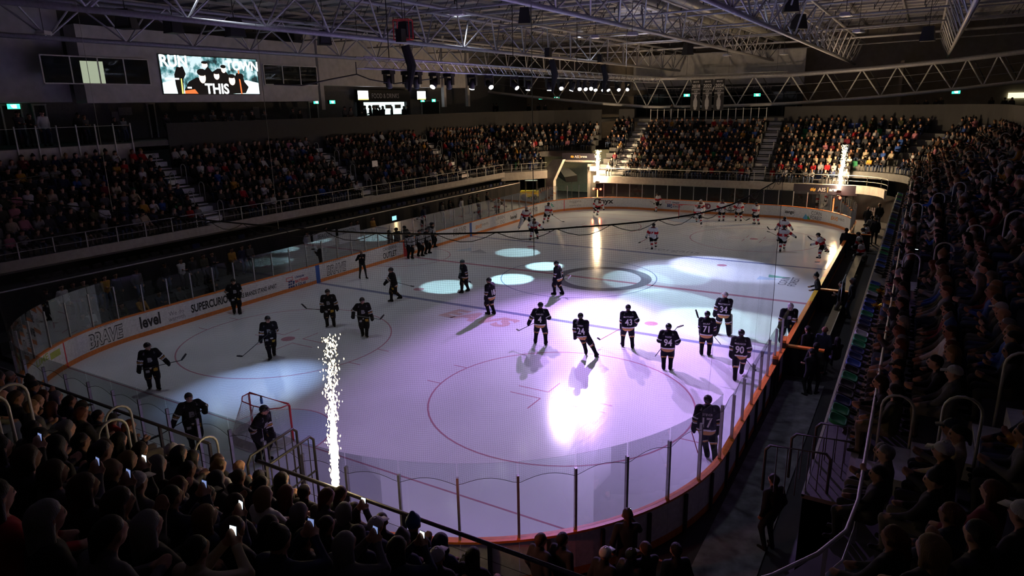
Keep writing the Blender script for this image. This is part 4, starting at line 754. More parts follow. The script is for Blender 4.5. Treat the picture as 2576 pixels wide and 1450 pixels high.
for (u, v), ax, val, lab in EX:
    c = gp(u, v, ax, val); o = empty('exit_sign', c, 0 if ax == 0 else -PI/2, 'small green exit sign '+lab, 'sign', 'green exit signs'); MB().box((0, 0, 0), (.1, .72, .34)).build('housing', M['black'], o); MB().box((.055, 0, 0), (.02, .66, .28)).build('lit_face', M['exitg'], o)
    MB().box((.07, .05, 0), (.01, .2, .2)).build('doorway_mark', M['exitw'], o); MB().box((.07, -.1, .02), (.012, .06, .16), R=Matrix.Rotation(.4, 3, 'X')).build('running_figure', M['exitw'], o)
for n_, (u0, v0, u1, v1) in enumerate(((5, 290, 70, 365), (85, 290, 130, 360), (370, 272, 398, 345), (776, 262, 800, 298), (1060, 265, 1105, 285))):
    a = gp(u0, v0, 0, -29.0); b = gp(u1, v1, 0, -29.0); o = empty('door_%d' % (n_+1), (-29.0, (a[1]+b[1])/2, 8.1), 0, kind='structure'); wd = min(abs(b[1]-a[1]), 3.2)
    MB().box((0, 0, 1.1), (.1, wd, 2.2)).build('leaf', M['black'], o); MB().box((.02, 0, 2.25), (.14, wd+.15, .1)).build('frame', M['palesteel'], o)
    for s_ in (-1, 1): MB().box((.02, s_*wd/2, 1.1), (.14, .09, 2.2)).build('frame', M['palesteel'], o)
nt_ = mat('paper_notice', (.35, .35, .36), .8)
for (u, v, w_, h_), lab in zip(((290, 293, .45, .6), (315, 280, .9, .5), (645, 283, .6, .85)), ('small white', 'wide pale', 'tall white')):
    c = gp(u, v, 0, -28.95); o = MB().box((0, 0, 0), (.03, w_, h_)).build('notice', nt_, None, loc=c); tag(o, '%s paper notice pinned to the dark concourse wall' % lab, 'notice')
ys = empty('lit_menu_board', gp(1228, 252, 1, 40.), 0, 'dim yellow and teal lit menu board on the far left concourse', 'sign'); MB().box((0, .03, (8.1-ys.location.z)/2), (.12, .06, ys.location.z-8.1)).build('post', M['dsteel'], ys); MB().box((0, 0, 0), (1., .1, .5)).build('panel', emis('menu_dim', (.25, .35, .2), .5), ys); MB().box((0, -.06, -.12), (1., .02, .22)).build('footer', emis('menu_dim_yellow', (.45, .38, .02), .7), ys)
rb_ = empty('lit_menu_board', gp(2562, 240, 1, 45.75), 0, 'warm yellow lit doorway board at the far right edge', 'sign'); MB().box((0, 0, 0), (1.6, .1, .5)).build('panel', emis('door_warm', (.9, .85, .5), 1.6), rb_); MB().box((.6, .2, -.8), (1.8, .1, 1.6)).build('surround', mat('yellow_wall', (.5, .45, .05), .7), rb_)
# ------------------------------------------------------------------ AIS arena signs, tunnel in the far left corner
def ais(p0, p1, z0, z1, label):
    a, b = Vector((*p0, 0)), Vector((*p1, 0)); d = b-a; rz = math.atan2(d.y, d.x); o = empty('arena_sign', ((a.x+b.x)/2, (a.y+b.y)/2, (z0+z1)/2), rz, label, 'sign'); h = z1-z0
    MB().box((0, 0, 0), (d.length, .08, h)).build('panel', mat('sign_dark', (.025, .022, .035), .5), o); W_ = mat('sign_letter', (.6, .58, .55), .5)
    text_plane('lettering', 'AIS', h*.52, W_, (-.05*d.length, -.046, 0), (1, 0, 0), (0, 0, 1), o, bold=.02); text_plane('lettering', 'arena', h*.48, W_, (.16*d.length, -.046, 0), (1, 0, 0), (0, 0, 1), o, bold=.02); MB().box((.045*d.length, -.045, 0), (.03, .01, h*.5)).build('divider', M['gold'], o)
    MB().add([(-.19*d.length+x*h*.45, -.046, y*h*.45) for x, y in ((-.6, -.1), (-.35, .35), (-.1, .2), (.05, .45), (.2, .1), (.55, .3), (.6, -.2), (.3, -.5), (-.1, -.3), (-.4, -.45))], [tuple(range(10))]).build('map_emblem', M['gold'], o)
ais((7.4, RB(0)-.25), (12.3, RB(0)-.25), 1.95, 2.78, 'dark AIS arena sign on the fascia below the right spark fountain'); ais((-15.6, 29.3), (-11.9, 29.3), 4.15, 4.85, 'dark AIS arena sign above the corner tunnel')
tn = empty('corner_tunnel', (-13.8, 29.5, 0), 0, 'pale concrete tunnel entrance in the far left corner of the bowl', 'tunnel')
MB().box((-1.9, 6.5, 2.4), (11, .2, 4.8)).build('back_wall', mat('pale_block', (.5, .52, .4), .8, bump=.1), tn); MB().box((1.4, 1.2, 1.9), (.35, 3.5, 3.8)).build('side_wall', M['conc'], tn); MB().box((1.9, .2, 3.4), (.6, 2.2, .5)).build('side_beam', M['conc'], tn)
MB().box((.2, 0, 4.05), (3.4, .5, .2)).build('lintel', M['conc'], tn)
_tl = Vector(tn.location)
def tprism(pts, y0, dy, name, m):
    A_ = [Vector(gp(u, v, 1, y0))-_tl for u, v in pts]; B_ = [q+Vector((0, dy, 0)) for q in A_]; n = len(pts); MB().add(A_+B_, [tuple(range(n)), tuple(range(n, 2*n))[::-1]]+[(i, n+i, n+(i+1) % n, (i+1) % n) for i in range(n)]).build(name, m, tn)
tprism([(1372, 425), (1372, 512), (1392, 512), (1392, 455), (1416, 402), (1390, 402)], 26.7, .6, 'pillar', M['conc'])
_a, _b = Vector((-18.9, 22.3, 2.93)), Vector((-15.95, 26.4, 2.93)); _d = _b-_a; MB().box((_a+_b)/2-_tl, (_d.length, .4, .78), math.atan2(_d.y, _d.x)).build('beam', M['conc'], tn); _n = Vector((-.78, .62, 0))
for k in range(4): MB().box((_a+_b)/2-_tl+_n*(.38+.76*k)+Vector((0, 0, .24+.5*k)), (_d.length, .78, .56), math.atan2(_d.y, _d.x)).build('step', M['dconc'], tn)
rail('guard_rail', [(-18.85, 22.35, 3.32), (-15.95, 26.4, 3.32)], H2, 'short steel guard rail over the corner tunnel beam', M['gal'], 1.1)
MB().box((-5.7, 0, 3.3), (1.3, .25, .1)).build('strip_lamp', emis('strip_lamp', (.9, 1., .7), 1.5), tn); light('AREA', 'tunnel_lamp', (-19.5, 29.5, 3.2), 70, (.9, 1., .7), (-19.3, 29, 0), size=1.2); light('AREA', 'tunnel_lamp', (-12.6, 33.5, 4.2), 38, (1., .98, .8), (-12.6, 34, 0), size=1.2)
cv = empty('tunnel_cover', gp(1425, 457, 1, 30.), 0, 'dark grey fabric cover sagging over the tunnel mouth', 'cover'); _c = cv.location
def cpoly(pts, name, m): MB().add([Vector(gp(u, v, 1, y))-_c for u, v, y in pts]+[Vector(gp(u, v, 1, y))-_c+Vector((0, .05, -.04)) for u, v, y in pts], [tuple(range(len(pts))), tuple(range(len(pts), 2*len(pts)))[::-1]]).build(name, m, cv)
cpoly([(1403, 420, 31.5), (1432, 424, 31.5), (1452, 441, 30.), (1420, 446, 30.)], 'cover_top', mat('grey_fabric', (.16, .17, .17), .9)); cpoly([(1403, 420, 31.5), (1420, 446, 30.), (1424, 458, 30.), (1393, 437, 31.)], 'cover_side', M['drape']); cpoly([(1420, 446, 30.), (1452, 441, 30.), (1452, 456, 30.), (1424, 458, 30.)], 'cover_front', M['drape']); MB().tube([Vector((.4, .5, 0)), Vector((.4, .5, -_c.z))], .03, 5).build('prop_pole', M['dsteel'], cv)
fk = empty('forklift', (-19.0, 28.3, 0), .4, 'yellow forklift parked in the corner tunnel', 'forklift'); MB().box((0, 0, .6), (1.9, 1., .6)).build('chassis', mat('forklift_yellow', (.6, .45, .02), .4), fk); MB().box((.2, 0, 1.95), (1.3, .95, .08)).build('cab_roof', M['dsteel'], fk)
for x in (-.4, .8):
    for y in (-.42, .42): MB().box((x, y, 1.4), (.07, .07, 1.1)).build('cab_pillar', M['dsteel'], fk)
for y in (-.3, .3): MB().box((-1.1, y, 1.2), (.1, .1, 2.3)).build('mast', M['dsteel'], fk); MB().box((-1.6, y, .15), (1.0, .1, .06)).build('fork', M['dsteel'], fk)
for x in (-.6, .6):
    for y in (-.5, .5): MB().lathe([(.28, -.09), (.3, -.05), (.3, .05), (.28, .09)], 12).xf(Matrix.Translation((x, y, .3)) @ Matrix.Rotation(PI/2, 4, 'X')).build('wheel', M['black'], fk, True)
# ------------------------------------------------------------------ spark fountains
def fountain(base, hgt, lean, wid, n, power, label, stand):
    o = empty('spark_fountain', base, 0, label, 'firework'); MB().box((0, 0, .1), (.34, .3, .2)).build('launcher_box', M['black'], o); MB().lathe([(.05, .2), (.06, .24), (.04, .26)], 10).build('nozzle', M['steel'], o)
    if stand: MB().tube([(0, 0, 0), (0, 0, -stand)], .03, 6).build('stand_pole', M['steel'], o); MB().box((0, 0, -stand), (.5, .5, .04)).build('stand_foot', M['dsteel'], o)
    R = random.Random(int(base[0]*100)); V, F = [], []; sp = emis('spark', (1., .72, .34), 30.); co = emis('spark_core', (1., .8, .45), 26.); b = MB()
    def blob(c, r, l):
        a = R.uniform(0, .35); d = Vector((math.sin(a)*R.choice((-1, 1)), R.uniform(-.2, .2), math.cos(a))).normalized(); p = Vector(c); q = d.orthogonal().normalized(); s = d.cross(q); V0 = [p+d*l, p-d*l]+[p+(q*math.cos(t)+s*math.sin(t))*r for t in (0, PI/2, PI, 3*PI/2)]
        b.add(V0, [(0, 2, 3), (0, 3, 4), (0, 4, 5), (0, 5, 2), (1, 3, 2), (1, 4, 3), (1, 5, 4), (1, 2, 5)])
    for i in range(n):
        t = R.random()**1.5; sprd = wid*(.3+.62*t); x, y = R.gauss(0, sprd*.42), R.gauss(0, sprd*.42); k = (1-.5*t)*R.choice((.35, .5, .7, 1.))
        blob((x+lean[0]*t, y+lean[1]*t, .3+hgt*t), .019*k*wid/.22, .055*k*wid/.22)
    tag(b.build('sparks', sp, o), kind='stuff'); c = MB(); P = [Vector((lean[0]*t, lean[1]*t, .26+hgt*t)) for t in (0, .1, .25, .42, .6)]; c.tube(P, [.035, .055*wid/.22, .07*wid/.22, .05*wid/.22, .005], 8); c.build('flame_core', co, o, True)
    for t, pw in ((.12, .45), (.35, .35), (.6, .2)): light('POINT', 'spark_light', Vector(base)+Vector((lean[0]*t, lean[1]*t, .3+hgt*t)), power*pw, WRM, radius=.12)
    return o
g = gp(848, 1265, 1, -27.3); fountain(tuple(g), 2.75, (-.12, .3), .2, 1000, 75, 'tall near spark fountain burning behind the foreground crowd', g[2]); rl_ = Vector(g)+Vector((.45, .25, .1)); light('SPOT', 'red_par_light', rl_, 150, (1., .12, .08), rl_+Vector((2.6, 3.2, -.6)), 70, .8, .06); g = gp(1503, 461, 1, 27.3); fountain(tuple(g), 2.9, (0, 0), .32, 900, 8200, 'left spark fountain burning in front of the far stand', 0); g = gp(2110, 485, 1, 27.2); fountain(tuple(g), 3.6, (.12, 0), .32, 900, 7500, 'right spark fountain burning above the AIS arena sign', 0)
for u, v, nn, lab in ((1503, 478, 0, 'left'), (2098, 500, 1, 'right')):
    g = gp(u, v, 1, 27.1); o = empty('light_tube', g, 0, 'red-orange glowing LED light tube on a stand below the %s spark fountain' % lab, 'lamp'); MB().tube([(0, 0, 0), (0, 0, -1.35)], .05, 8).build('tube', emis('tube_glow%d' % nn, (1., .22, .05), 9 if nn == 0 else 3.5), o, True); MB().tube([(0, .05, .15), (0, .05, -1.9)], .025, 6).build('stand_pole', M['steel'], o)
    for s_ in ((-.38, .38) if nn == 0 else (.45,)): MB().lathe([(.02, 0), (.1, .03), (.1, .12), (.06, .16)], 10).xf(Matrix.Translation((s_, -.03, .1)) @ Matrix.Rotation(PI/2, 4, 'X')).build('par_can', emis('red_lamp', (1., .06, .03), 14.), o, True); light('POINT', 'tube_light', Vector(g)+Vector((s_, -.25, .1)), 45, (1, .12, .05), radius=.06)
    MB().box((0, 0, .12), (.95, .05, .05)).build('crossbar', M['dsteel'], o)
# ------------------------------------------------------------------ players, officials
def helmet_mesh(name, rx, ry, rz, front, back, n=18, m_=7):
    b = MB(); V = []
    for j in range(m_+1):
        for i in range(n):
            az = 2*PI*i/n; fr = .5+.5*math.cos(az); lim = math.radians(90-(front*fr**1.5+back*(1-fr**1.5))); th = lim*j/m_
            V.append((rx*math.sin(th)*math.sin(az), ry*math.sin(th)*math.cos(az)-.008, rz*math.cos(th)+.012))
    for i in range(n): x, y, z = V[m_*n+i]; V.append((x*.86, y*.86, z+.004))
    F = [(j*n+i, j*n+(i+1) % n, (j+1)*n+(i+1) % n, (j+1)*n+i) for j in range(1, m_+1) for i in range(n)]+[(0, n+(i+1) % n, n+i)[::-1] for i in range(n)]
    return b.add(V, F).mesh(name, True)
HELM = helmet_mesh('helmet', .112, .132, .122, 14, -38); HELM.materials.append(M['hat']); HELMW = HELM.copy(); HELMW.materials.clear(); HELMW.materials.append(mat('mask_pale', (.4, .36, .42), .25))
_b = MB()
for i in range(8): a0, a1 = -1.1+2.2*i/8, -1.1+2.2*(i+1)/8; _b.add([(.118*math.sin(a), .142*math.cos(a), z) for a, z in ((a0, .03), (a1, .03), (a1, -.035), (a0, -.035))], [(0, 1, 2, 3)])
VIS = _b.mesh('visor', True); VIS.materials.append(M['visor'])
_b = MB()
for z in (.02, -.01, -.04, -.07, -.095): _b.tube([(.1*math.sin(a), .135*math.cos(a)+.004, z) for a in np.linspace(-1.3, 1.3, 9)], .003, 4)
for a in np.linspace(-1., 1., 6): _b.tube([(.1*math.sin(a), .135*math.cos(a)+.004, z) for z in (.03, -.1)], .003, 4)
CAGE = _b.mesh('face_cage'); CAGE.materials.append(M['steel'])
BLADE = MB().box((0, .045, .018), (.006, .27, .036)).mesh('skate_blade'); BLADE.materials.append(M['steel'])
CAPM = helmet_mesh('ball_cap', .1, .118, .112, 12, -14); _v = [v.co.copy() for v in CAPM.vertices]; _b = MB(); _b.v = [tuple(q) for q in _v]; _b.f = [tuple(p.vertices) for p in CAPM.polygons]; _b.add([(-.07, .09, .03), (.07, .09, .03), (.055, .19, .012), (-.055, .19, .012), (-.07, .09, .022), (.07, .09, .022), (.055, .19, .004), (-.055, .19, .004)], [(0, 1, 2, 3), (7, 6, 5, 4), (0, 3, 7, 4), (1, 5, 6, 2), (2, 6, 7, 3)]); CAPM = _b.mesh('ball_cap', True); CAPM.materials.append(MATS['hair'])
K_, Wt, Gd, Rd, Sk = (.006, .006, .009), (.7, .7, .72), (.48, .25, .08), (.5, .02, .03), (.5, .29, .2)
def paint(team, V, reg, t, inf):
    C = np.tile(np.array(K_), (len(V), 1)); s = ((V-inf['P0']) @ inf['u'])/inf['s']; lat = ((V-inf['P0']) @ inf['rt'])/inf['s']
    def st(mask, c): C[mask] = c
    R = lambda n: reg == n
    st(R('skin'), Sk); st(R('eye'), (.03, .02, .02)); st(R('lip'), (.3, .1, .08))
    if team == 'black':
        st(R('torso') & (s < -.125), Gd); st(R('torso') & (s > -.125) & (s < -.09), Wt); st(R('uarm') & (t > .82) & (t < .93), Wt); st(R('farm') & (t > .1) & (t < .22), Gd); st(R('farm') & (t > .28) & (t < .4), Wt)
        st(R('sock') & (t < .14), Wt); st(R('sock') & (t > .14) & (t < .24), Gd); st(R('torso') & (s > .40) & (np.abs(lat) > .14), (.12, .12, .13)); st(R('pad'), (.6, .58, .5)); fr = ((V-inf['P0']) @ inf['fw']) > .07; st(R('pants') & fr & (t > .5) & (t < .78) & (lat < -.06) & (lat > -.19), (.5, .3, .04)); st(R('pants') & fr & (t > .5) & (t < .72) & (lat > .07) & (lat < .18), (.4, .4, .4))
    elif team == 'white':
        st(R('torso'), Wt); st(R('torso') & (s > .04) & (s < .20), Rd); st(R('uarm'), Wt); st(R('uarm') & (t > .62), Rd); st(R('farm'), Wt); st(R('farm') & (t < .15), Rd); st(R('sock'), Wt); st(R('sock') & (t > .32) & (t < .62), Rd); st(R('pad'), Wt); st(R('torso') & (s > .44), (.1, .02, .03))
    elif team == 'official':
        z = np.sin(lat*2*PI/.085) > 0; st(R('torso') & z, (.6, .6, .6)); zz = np.sin(t*2*PI*4) > 0; st((R('uarm') | R('farm')) & zz, (.6, .6, .6)); st(R('torso') & (s > .45), K_); st(R('glove'), Sk)
    elif team == 'photographer': st(R('glove'), Sk); st(R('pants'), (.03, .03, .03))
    return C
ME_STICK = M['black']; STK = mat('stick_shaft', (.03, .03, .035), .35); STKR = mat('stick_red', (.35, .03, .06), .35); TAPE = mat('pale_tape', (.5, .48, .45), .7)
def stick(loc, rz, butt, heel, tip, label, m=None, tape=None):
    o = empty('hockey_stick', loc, rz, label, 'hockey stick', 'sticks of the players'); b, h, t = Vector(butt), Vector(heel), Vector(tip); MB().tube([b, h], .0145, 5).build('shaft', m or STK, o)
    d = (t-h); ln = d.normalized(); sd = ln.cross((b-h).normalized()); sd = sd.normalized() if sd.length > .05 else ln.orthogonal().normalized(); w2 = ln.cross(sd).normalized()*.036; e = sd*.012; m_ = h.lerp(t, .55)+sd*.01; V = []
    for q, k in ((h, .8), (m_, 1.), (t, .75)): V += [q+w2*k+e, q-w2*k+e, q-w2*k-e, q+w2*k-e]
    F = [(i*4+a, i*4+4+a, i*4+4+(a+1) % 4, i*4+(a+1) % 4) for i in (0, 1) for a in range(4)]+[(0, 1, 2, 3), (11, 10, 9, 8)]
    MB().add(V, F).build('blade', tape or M['black'], o); return o
def player(label, feet, A, team='black', hands=None, num=None, nm=None, lean=6, side=0., head=(0, 0), s=1.05, hz=.955, kind='player', hgrid=.023, stk=None, stk_label=None, logo=False, head_gear='helmet', hip=None, stkm=None, tape=None, cat='hockey player', name='person', hipoff=(0, 0), group=None, face=None):
    F = [gp(f[0], f[1], 2, 0.) for f in feet]; c = (F[0]+F[1])/2; c[2] = 0; d = c-CAM; th = math.atan2(-d[0], d[1]); dec = math.atan2(CAM[2], math.hypot(d[0], d[1])); sc = FPX/float(d @ CF); cp = px(c)
    Rz = np.array([[math.cos(th), math.sin(th), 0], [-math.sin(th), math.cos(th), 0], [0, 0, 1]])
    fl = [(Rz @ (q-c)) for q in F]; fl = [(q[0]/s, q[1]/s, (f[2] if len(f) > 2 else 0)/s) for q, f in zip(fl, feet)]
    def loc(h):                                # photo point + depth offset -> metres in the figure's own frame (x, height, depth)
        w_ = h[2] if len(h) > 2 else 0.; return ((h[0]-cp[0])/sc, max(.02, ((cp[1]-h[1])/sc-w_*math.sin(dec))/math.cos(dec)), w_)
    hd = [tuple(v/s for v in loc(h)) for h in hands] if hands else ((-.3, .75, -.05), (.3, .75, -.05))
    hp = hip if hip is not None else ((fl[0][0]+fl[1][0])/2+hipoff[0], (fl[0][1]+fl[1][1])/2+hipoff[1])
    pr, inf = human(A, lean, side, hz, fl, hd, head, kind, hp, s=s); V, Q, reg, t = grow(pr, hgrid); me = body_mesh('person', V, Q, paint(team, V, reg, t, inf), MATS['player_cloth'])
    o = obj(name, me, None, None, c, (0, 0, th)); tag(o, label, cat, group)
    if head_gear in ('helmet', 'mask'):
        h = obj('helmet', HELM if head_gear == 'helmet' else HELMW, None, o); h.matrix_local = hmat(inf)
        f = obj('visor' if head_gear == 'helmet' and not face else 'face_cage', VIS if head_gear == 'helmet' and not face else CAGE, None, o); f.matrix_local = hmat(inf)
    elif head_gear == 'cap': h = obj('ball_cap', CAPM, None, o); h.matrix_local = hmat(inf); h.color = (.4, .38, .36, 1)
    if kind in ('player', 'goalie') and team != 'photographer':
        fw, rt = inf['fw'], inf['rt']
        for q, sx in zip(fl if rt[0] >= -.02 else fl[::-1], (-1, 1)):
            ff = fw+rt*sx*.22; k = obj('skate_blade', BLADE, None, o); k.location = Vector(q)*s; k.rotation_euler = (0, 0, math.atan2(-ff[0], ff[1])); k.scale = (s, s, s)
    bv = None
    if num or nm or logo:
        bv = BVHTree.FromPolygons([tuple(q) for q in V], [tuple(q) for q in Q]); P0, u_, rt, fw = inf['P0'], inf['u'], inf['rt'], inf['fw']
        def wrap(body, hh, ctr, front, nme, m, narrow=1., bold=.02):
            Vt, Ft = text_vf(body, 1., bold, 0., narrow); k = hh*s/float(np.ptp(Vt[:, 1])); dirn = -fw if front else fw; rr = -rt if front else rt; Vo = []
            for x, y in Vt*k:
                p_ = P0+u_*(ctr*s+y)+rr*x-dirn*1.; q, nrm, _, dist = bv.ray_cast(Vector(p_), Vector(dirn)); q = Vector(q) if q is not None else Vector(p_+dirn*.85); Vo.append(q-Vector(dirn)*.011)
            Vo = np.array(Vo); MB().add(Vo, Ft).build(nme, m, o)
        if num: wrap(num, .255, .13, False, 'jersey_number', M['num'], .85, .025)
        if nm: wrap(nm, .062, .335, False, 'jersey_name', M['num'], .9, .01)
        if logo: wrap('B', .17, .18, True, 'jersey_emblem', mat('emblem_grey', (.3, .3, .31), .6), 1.2, .06)
    if stk:
        L3 = [Vector((q[0], q[2], q[1])) for q in (loc(h) for h in stk)]; stick(c, th, L3[0], L3[1], L3[2], stk_label or ('stick of the '+label.split(' with ')[0])[:90], stkm, tape)
    return o
BL = 'hockey player in black '
player(BL+'standing by the near left glass with stick held across the waist', [(378, 978), (400, 980)], 178, hands=[(363, 925, -.15), (430, 925, -.15)], stk=[(362, 926, -.2), (458, 921, -.2), (471, 907, -.2)], logo=True, head=(-45, -5), stk_label='stick held across the waist of the player by the near left glass')
player(BL+'with a face cage and arms spread left of the near goal', [(485, 1130), (503, 1128)], 172, hands=[(450, 1062, -.15), (526, 1042, -.15)], stk=[(522, 1040, -.2), (420, 1078, -.1), (396, 1084, -.1)], logo=True, hgrid=.02, face='cage', lean=3, stk_label='stick held low across the caged player left of the near goal')
player(BL+'leaning forward behind the near goal net', [(650, 1165), (672, 1158)], 125, hands=[(650, 1100, -.2), (690, 1098, -.1)], stk=[(676, 1088, -.15), (698, 1128, .1), (697, 1096, .15)], logo=True, lean=22, hgrid=.02, head=(-15, -8), stk_label='short upright stick of the player behind the near goal')
player(BL+'gliding towards the camera in the pale blue light', [(680, 905), (690, 893)], 182, hands=[(661, 861, -.2), (690, 838, -.22)], stk=[(692, 834, -.28), (617, 887, -.25), (604, 884, -.25)], lean=12, logo=True, stk_label='stick reaching left on the ice from the player in pale blue light')
player(BL+'standing against the left boards beside the lettering', [(590, 790), (603, 790)], 170, hands=[(583, 745, -.1), (608, 745, -.12)], stk=[(606, 735, -.15), (607, 789, -.2), (600, 793, -.2)], logo=True, head=(10, -5), stk_label='upright stick of the player against the left boards')
player(BL+'standing with feet apart above the near spark fountain', [(824, 822), (841, 822)], 185, hands=[(815, 778, -.2), (853, 783, -.05)], stk=[(822, 780, -.2), (779, 772, -.2), (768, 759, -.2)], logo=True, head=(-15, -8), stk_label='stick raised leftwards by the player above the spark fountain')
player(BL+'with a captain letter and stick pointing right', [(913, 846), (923, 848)], 178, hands=[(894, 793, -.18), (940, 806, -.15)], stk=[(893, 792, -.22), (958, 808, -.2), (969, 797, -.2)], logo=True, head=(10, -8), stk_label='stick pointing right held by the captain in black')
player(BL+'skating left with one leg pushed back near the blue line', [(985, 760), (1008, 756, .08)], -100, hands=[(972, 713, -.1), (975, 710, .1)], stk=[(972, 702, -.1), (1034, 722, .1), (1044, 724, .1)], lean=8, hipoff=(-.05, 0), stk_label='thin stick trailing behind the player skating left')
player(BL+'facing left in front of the largest pale light spot', [(1162, 738), (1178, 733)], -110, hands=[(1158, 700, -.1), (1176, 706, -.1)], stk=[(1158, 697, -.15), (1181, 709, -.15), (1186, 712, -.15)], head=(10, -15), logo=True, stk_label='short stick held by the player at the largest light spot')
player(BL+'number 18 turned away to the left by the blue line', [(1229, 792), (1243, 791)], -52, hands=[(1222, 757, -.1), (1243, 757, .1)], num='18', head=(-25, -5))
player(BL+'number 1 stepping left under the middle light spot', [(1395, 742), (1415, 741)], -68, hands=[(1394, 703, -.1), (1416, 704, .1)], num='1', lean=9, stk=[(1402, 704, .1), (1428, 702, .25), (1436, 693, .25)], head=(-15, -5), stk_label='stick blade showing right of number 1', tape=TAPE)
player(BL+'number 4 seen from behind with stick to the left', [(1347, 864), (1373, 868)], 8, hands=[(1324, 826, .1), (1377, 798, .15)], num='4', nm='HARVEY', hgrid=.02, lean=4, stk=[(1366, 803, .3), (1306, 832, .15), (1299, 828, .15)], tape=TAPE, stk_label='pale-bladed stick of number 4', head=(-30, 0))
player(BL+'number 24 leaning left as he turns on the ice', [(1474, 891), (1500, 899)], 15, hands=[(1447, 858, 0), (1470, 835, .25)], num='24', nm='CAREY', hgrid=.02, side=-10, hipoff=(-.33, 0), hz=.9, head=(-10, 0))
player(BL+'number 43 seen from behind with stick out to the left', [(1566, 872), (1591, 877)], -8, hands=[(1562, 826, .15), (1597, 815, .15)], num='43', nm='MATTHEW', hgrid=.02, stk=[(1570, 822, .2), (1510, 858, .1), (1502, 853, .1)], stkm=STKR, stk_label='dark red stick of number 43')
player(BL+'number 94 seen from behind with stick crossing his chest', [(1669, 930), (1686, 931)], 0, hands=[(1663, 862, .2), (1700, 862, .2)], num='94', nm='TOCU', hgrid=.02, stk=[(1647, 899, .3), (1698, 824, .3), (1714, 818, .3)], tape=TAPE, lean=2, stk_label='stick slanting behind number 94 with its blade beside his helmet')
player(BL+'number 71 seen from behind with stick blade raised left', [(1764, 893), (1783, 895)], 3, hands=[(1760, 838, .2), (1794, 838, .2)], num='71', nm='BRUNT', hgrid=.02, stk=[(1810, 864, .3), (1752, 802, .3), (1745, 782, .3)], lean=2, stk_label='stick slanting behind number 71 with its blade raised left')
player(BL+'number 34 goaltender with pale leg pads and backward cap', [(1802, 841), (1833, 845)], 5, hands=[(1793, 800, .1), (1827, 795, .1)], num='34', nm='MASTERSON', hgrid=.02, kind='goalie', s=1.1, head=(-60, 0), head_gear='cap', cat='goaltender')
player(BL+'number 90 seen from behind skating beside the right glass', [(1848, 958), (1865, 944, .04)], 4, hands=[(1833, 915, 0), (1877, 890, .1)], num='90', nm='MARASCO', hgrid=.02, stk=[(1874, 905, .25), (1893, 925, .45), (1899, 928, .5)], lean=8, stk_label='stick tip showing right of number 90')
player(BL+'number 17 gliding beside the near right glass', [(1778, 1150), (1798, 1160)], -5, hands=[(1738, 1110, 0), (1802, 1095, .05)], num='17', nm='STEVER', hgrid=.018, lean=10, s=1.08, hipoff=(-.15, 0), stk=[(1738, 1095, .1), (1756, 1146, .2), (1764, 1150, .25)], stkm=STKR, stk_label='stick with a red butt held by number 17')
WH = 'player in white and red '
player('goaltender in white with wide pads by the far left boards', [(1304, 577), (1342, 572)], 150, 'white', hands=[(1310, 552, -.1), (1338, 545, -.2)], kind='goalie', hgrid=.03, lean=8, hz=.86, head_gear='mask', s=1.1, cat='goaltender')
player(WH+'bending forward near the far blue line', [(1334, 605), (1352, 601)], 172, 'white', hands=[(1333, 575, -.3), (1370, 580, -.3)], stk=[(1338, 576, -.4), (1380, 583, -.4), (1384, 583, -.4)], lean=28, hgrid=.03, hz=.86, head=(0, -20), stk_label='stick held flat by the player bending near the far blue line')
player(WH+'bending right at far left with stick along the ice', [(1367, 562), (1378, 558)], 25, 'white', hands=[(1387, 545, .2), (1392, 550, .1)], stk=[(1387, 540, .2), (1414, 560, .2), (1420, 559, .2)], lean=22, hgrid=.03, hz=.86, hipoff=(.15, 0), stk_label='stick reaching right along the ice at far left')
player(WH+'skating across the fire reflection at the far end', [(1492, 541), (1500, 549)], 150, 'white', hands=[(1494, 522, -.2), (1518, 526, -.1)], lean=30, hgrid=.032, hz=.84, hipoff=(.25, 0))
player(WH+'skating along the far boards by the battery advert', [(1650, 533), (1668, 530)], -60, 'white', hands=[(1645, 513, -.2), (1648, 516, .1)], lean=25, hgrid=.035, hz=.88, stk=[(1648, 513, -.1), (1637, 508, -.4), (1634, 507, -.4)], stk_label='stick of the player skating along the far boards')
player(WH+'skating away in front of the far goal', [(1752, 563), (1765, 573, .05)], 8, 'white', hands=[(1741, 560, .1), (1762, 548, .3)], lean=30, hgrid=.03, hz=.85, hipoff=(-.1, 0), num='88')
player('goaltender in white and red crouching in the far goal', [(1752, 547), (1766, 547)], 165, 'white', hands=[(1746, 528, -.2), (1772, 530, -.2)], kind='goalie', lean=25, hgrid=.032, hz=.8, head_gear='mask', cat='goaltender')
player(WH+'standing left of a group of three by the far boards', [(1809, 557), (1820, 556)], 0, 'white', hands=[(1799, 530, .1), (1818, 530, .1)], num='47', hgrid=.032)
player(WH+'standing mid of a group of three by the far boards', [(1850, 556), (1864, 557)], -5, 'white', hands=[(1844, 528, .1), (1866, 530, .1)], num='15', hgrid=.032, stk=[(1858, 540, .2), (1875, 558, .3), (1885, 549, .4)], stk_label='stick of the middle player by the far boards')
player(WH+'turning left at the right of three by the far boards', [(1898, 564), (1909, 565)], -40, 'white', hands=[(1891, 540, .1), (1902, 540, .1)], num='7', hgrid=.032, hipoff=(-.1, 0))
player(WH+'behind another at right, stick reaching left', [(1962, 612), (1985, 603)], 10, 'white', hands=[(1948, 581, .05), (1988, 575, .1)], num='19', lean=20, hgrid=.03, hz=.9, hipoff=(-.15, 0), stk=[(1965, 577, .3), (1936, 580, 0), (1930, 573, 0)], stk_label='stick reaching left from the rear of two white players')
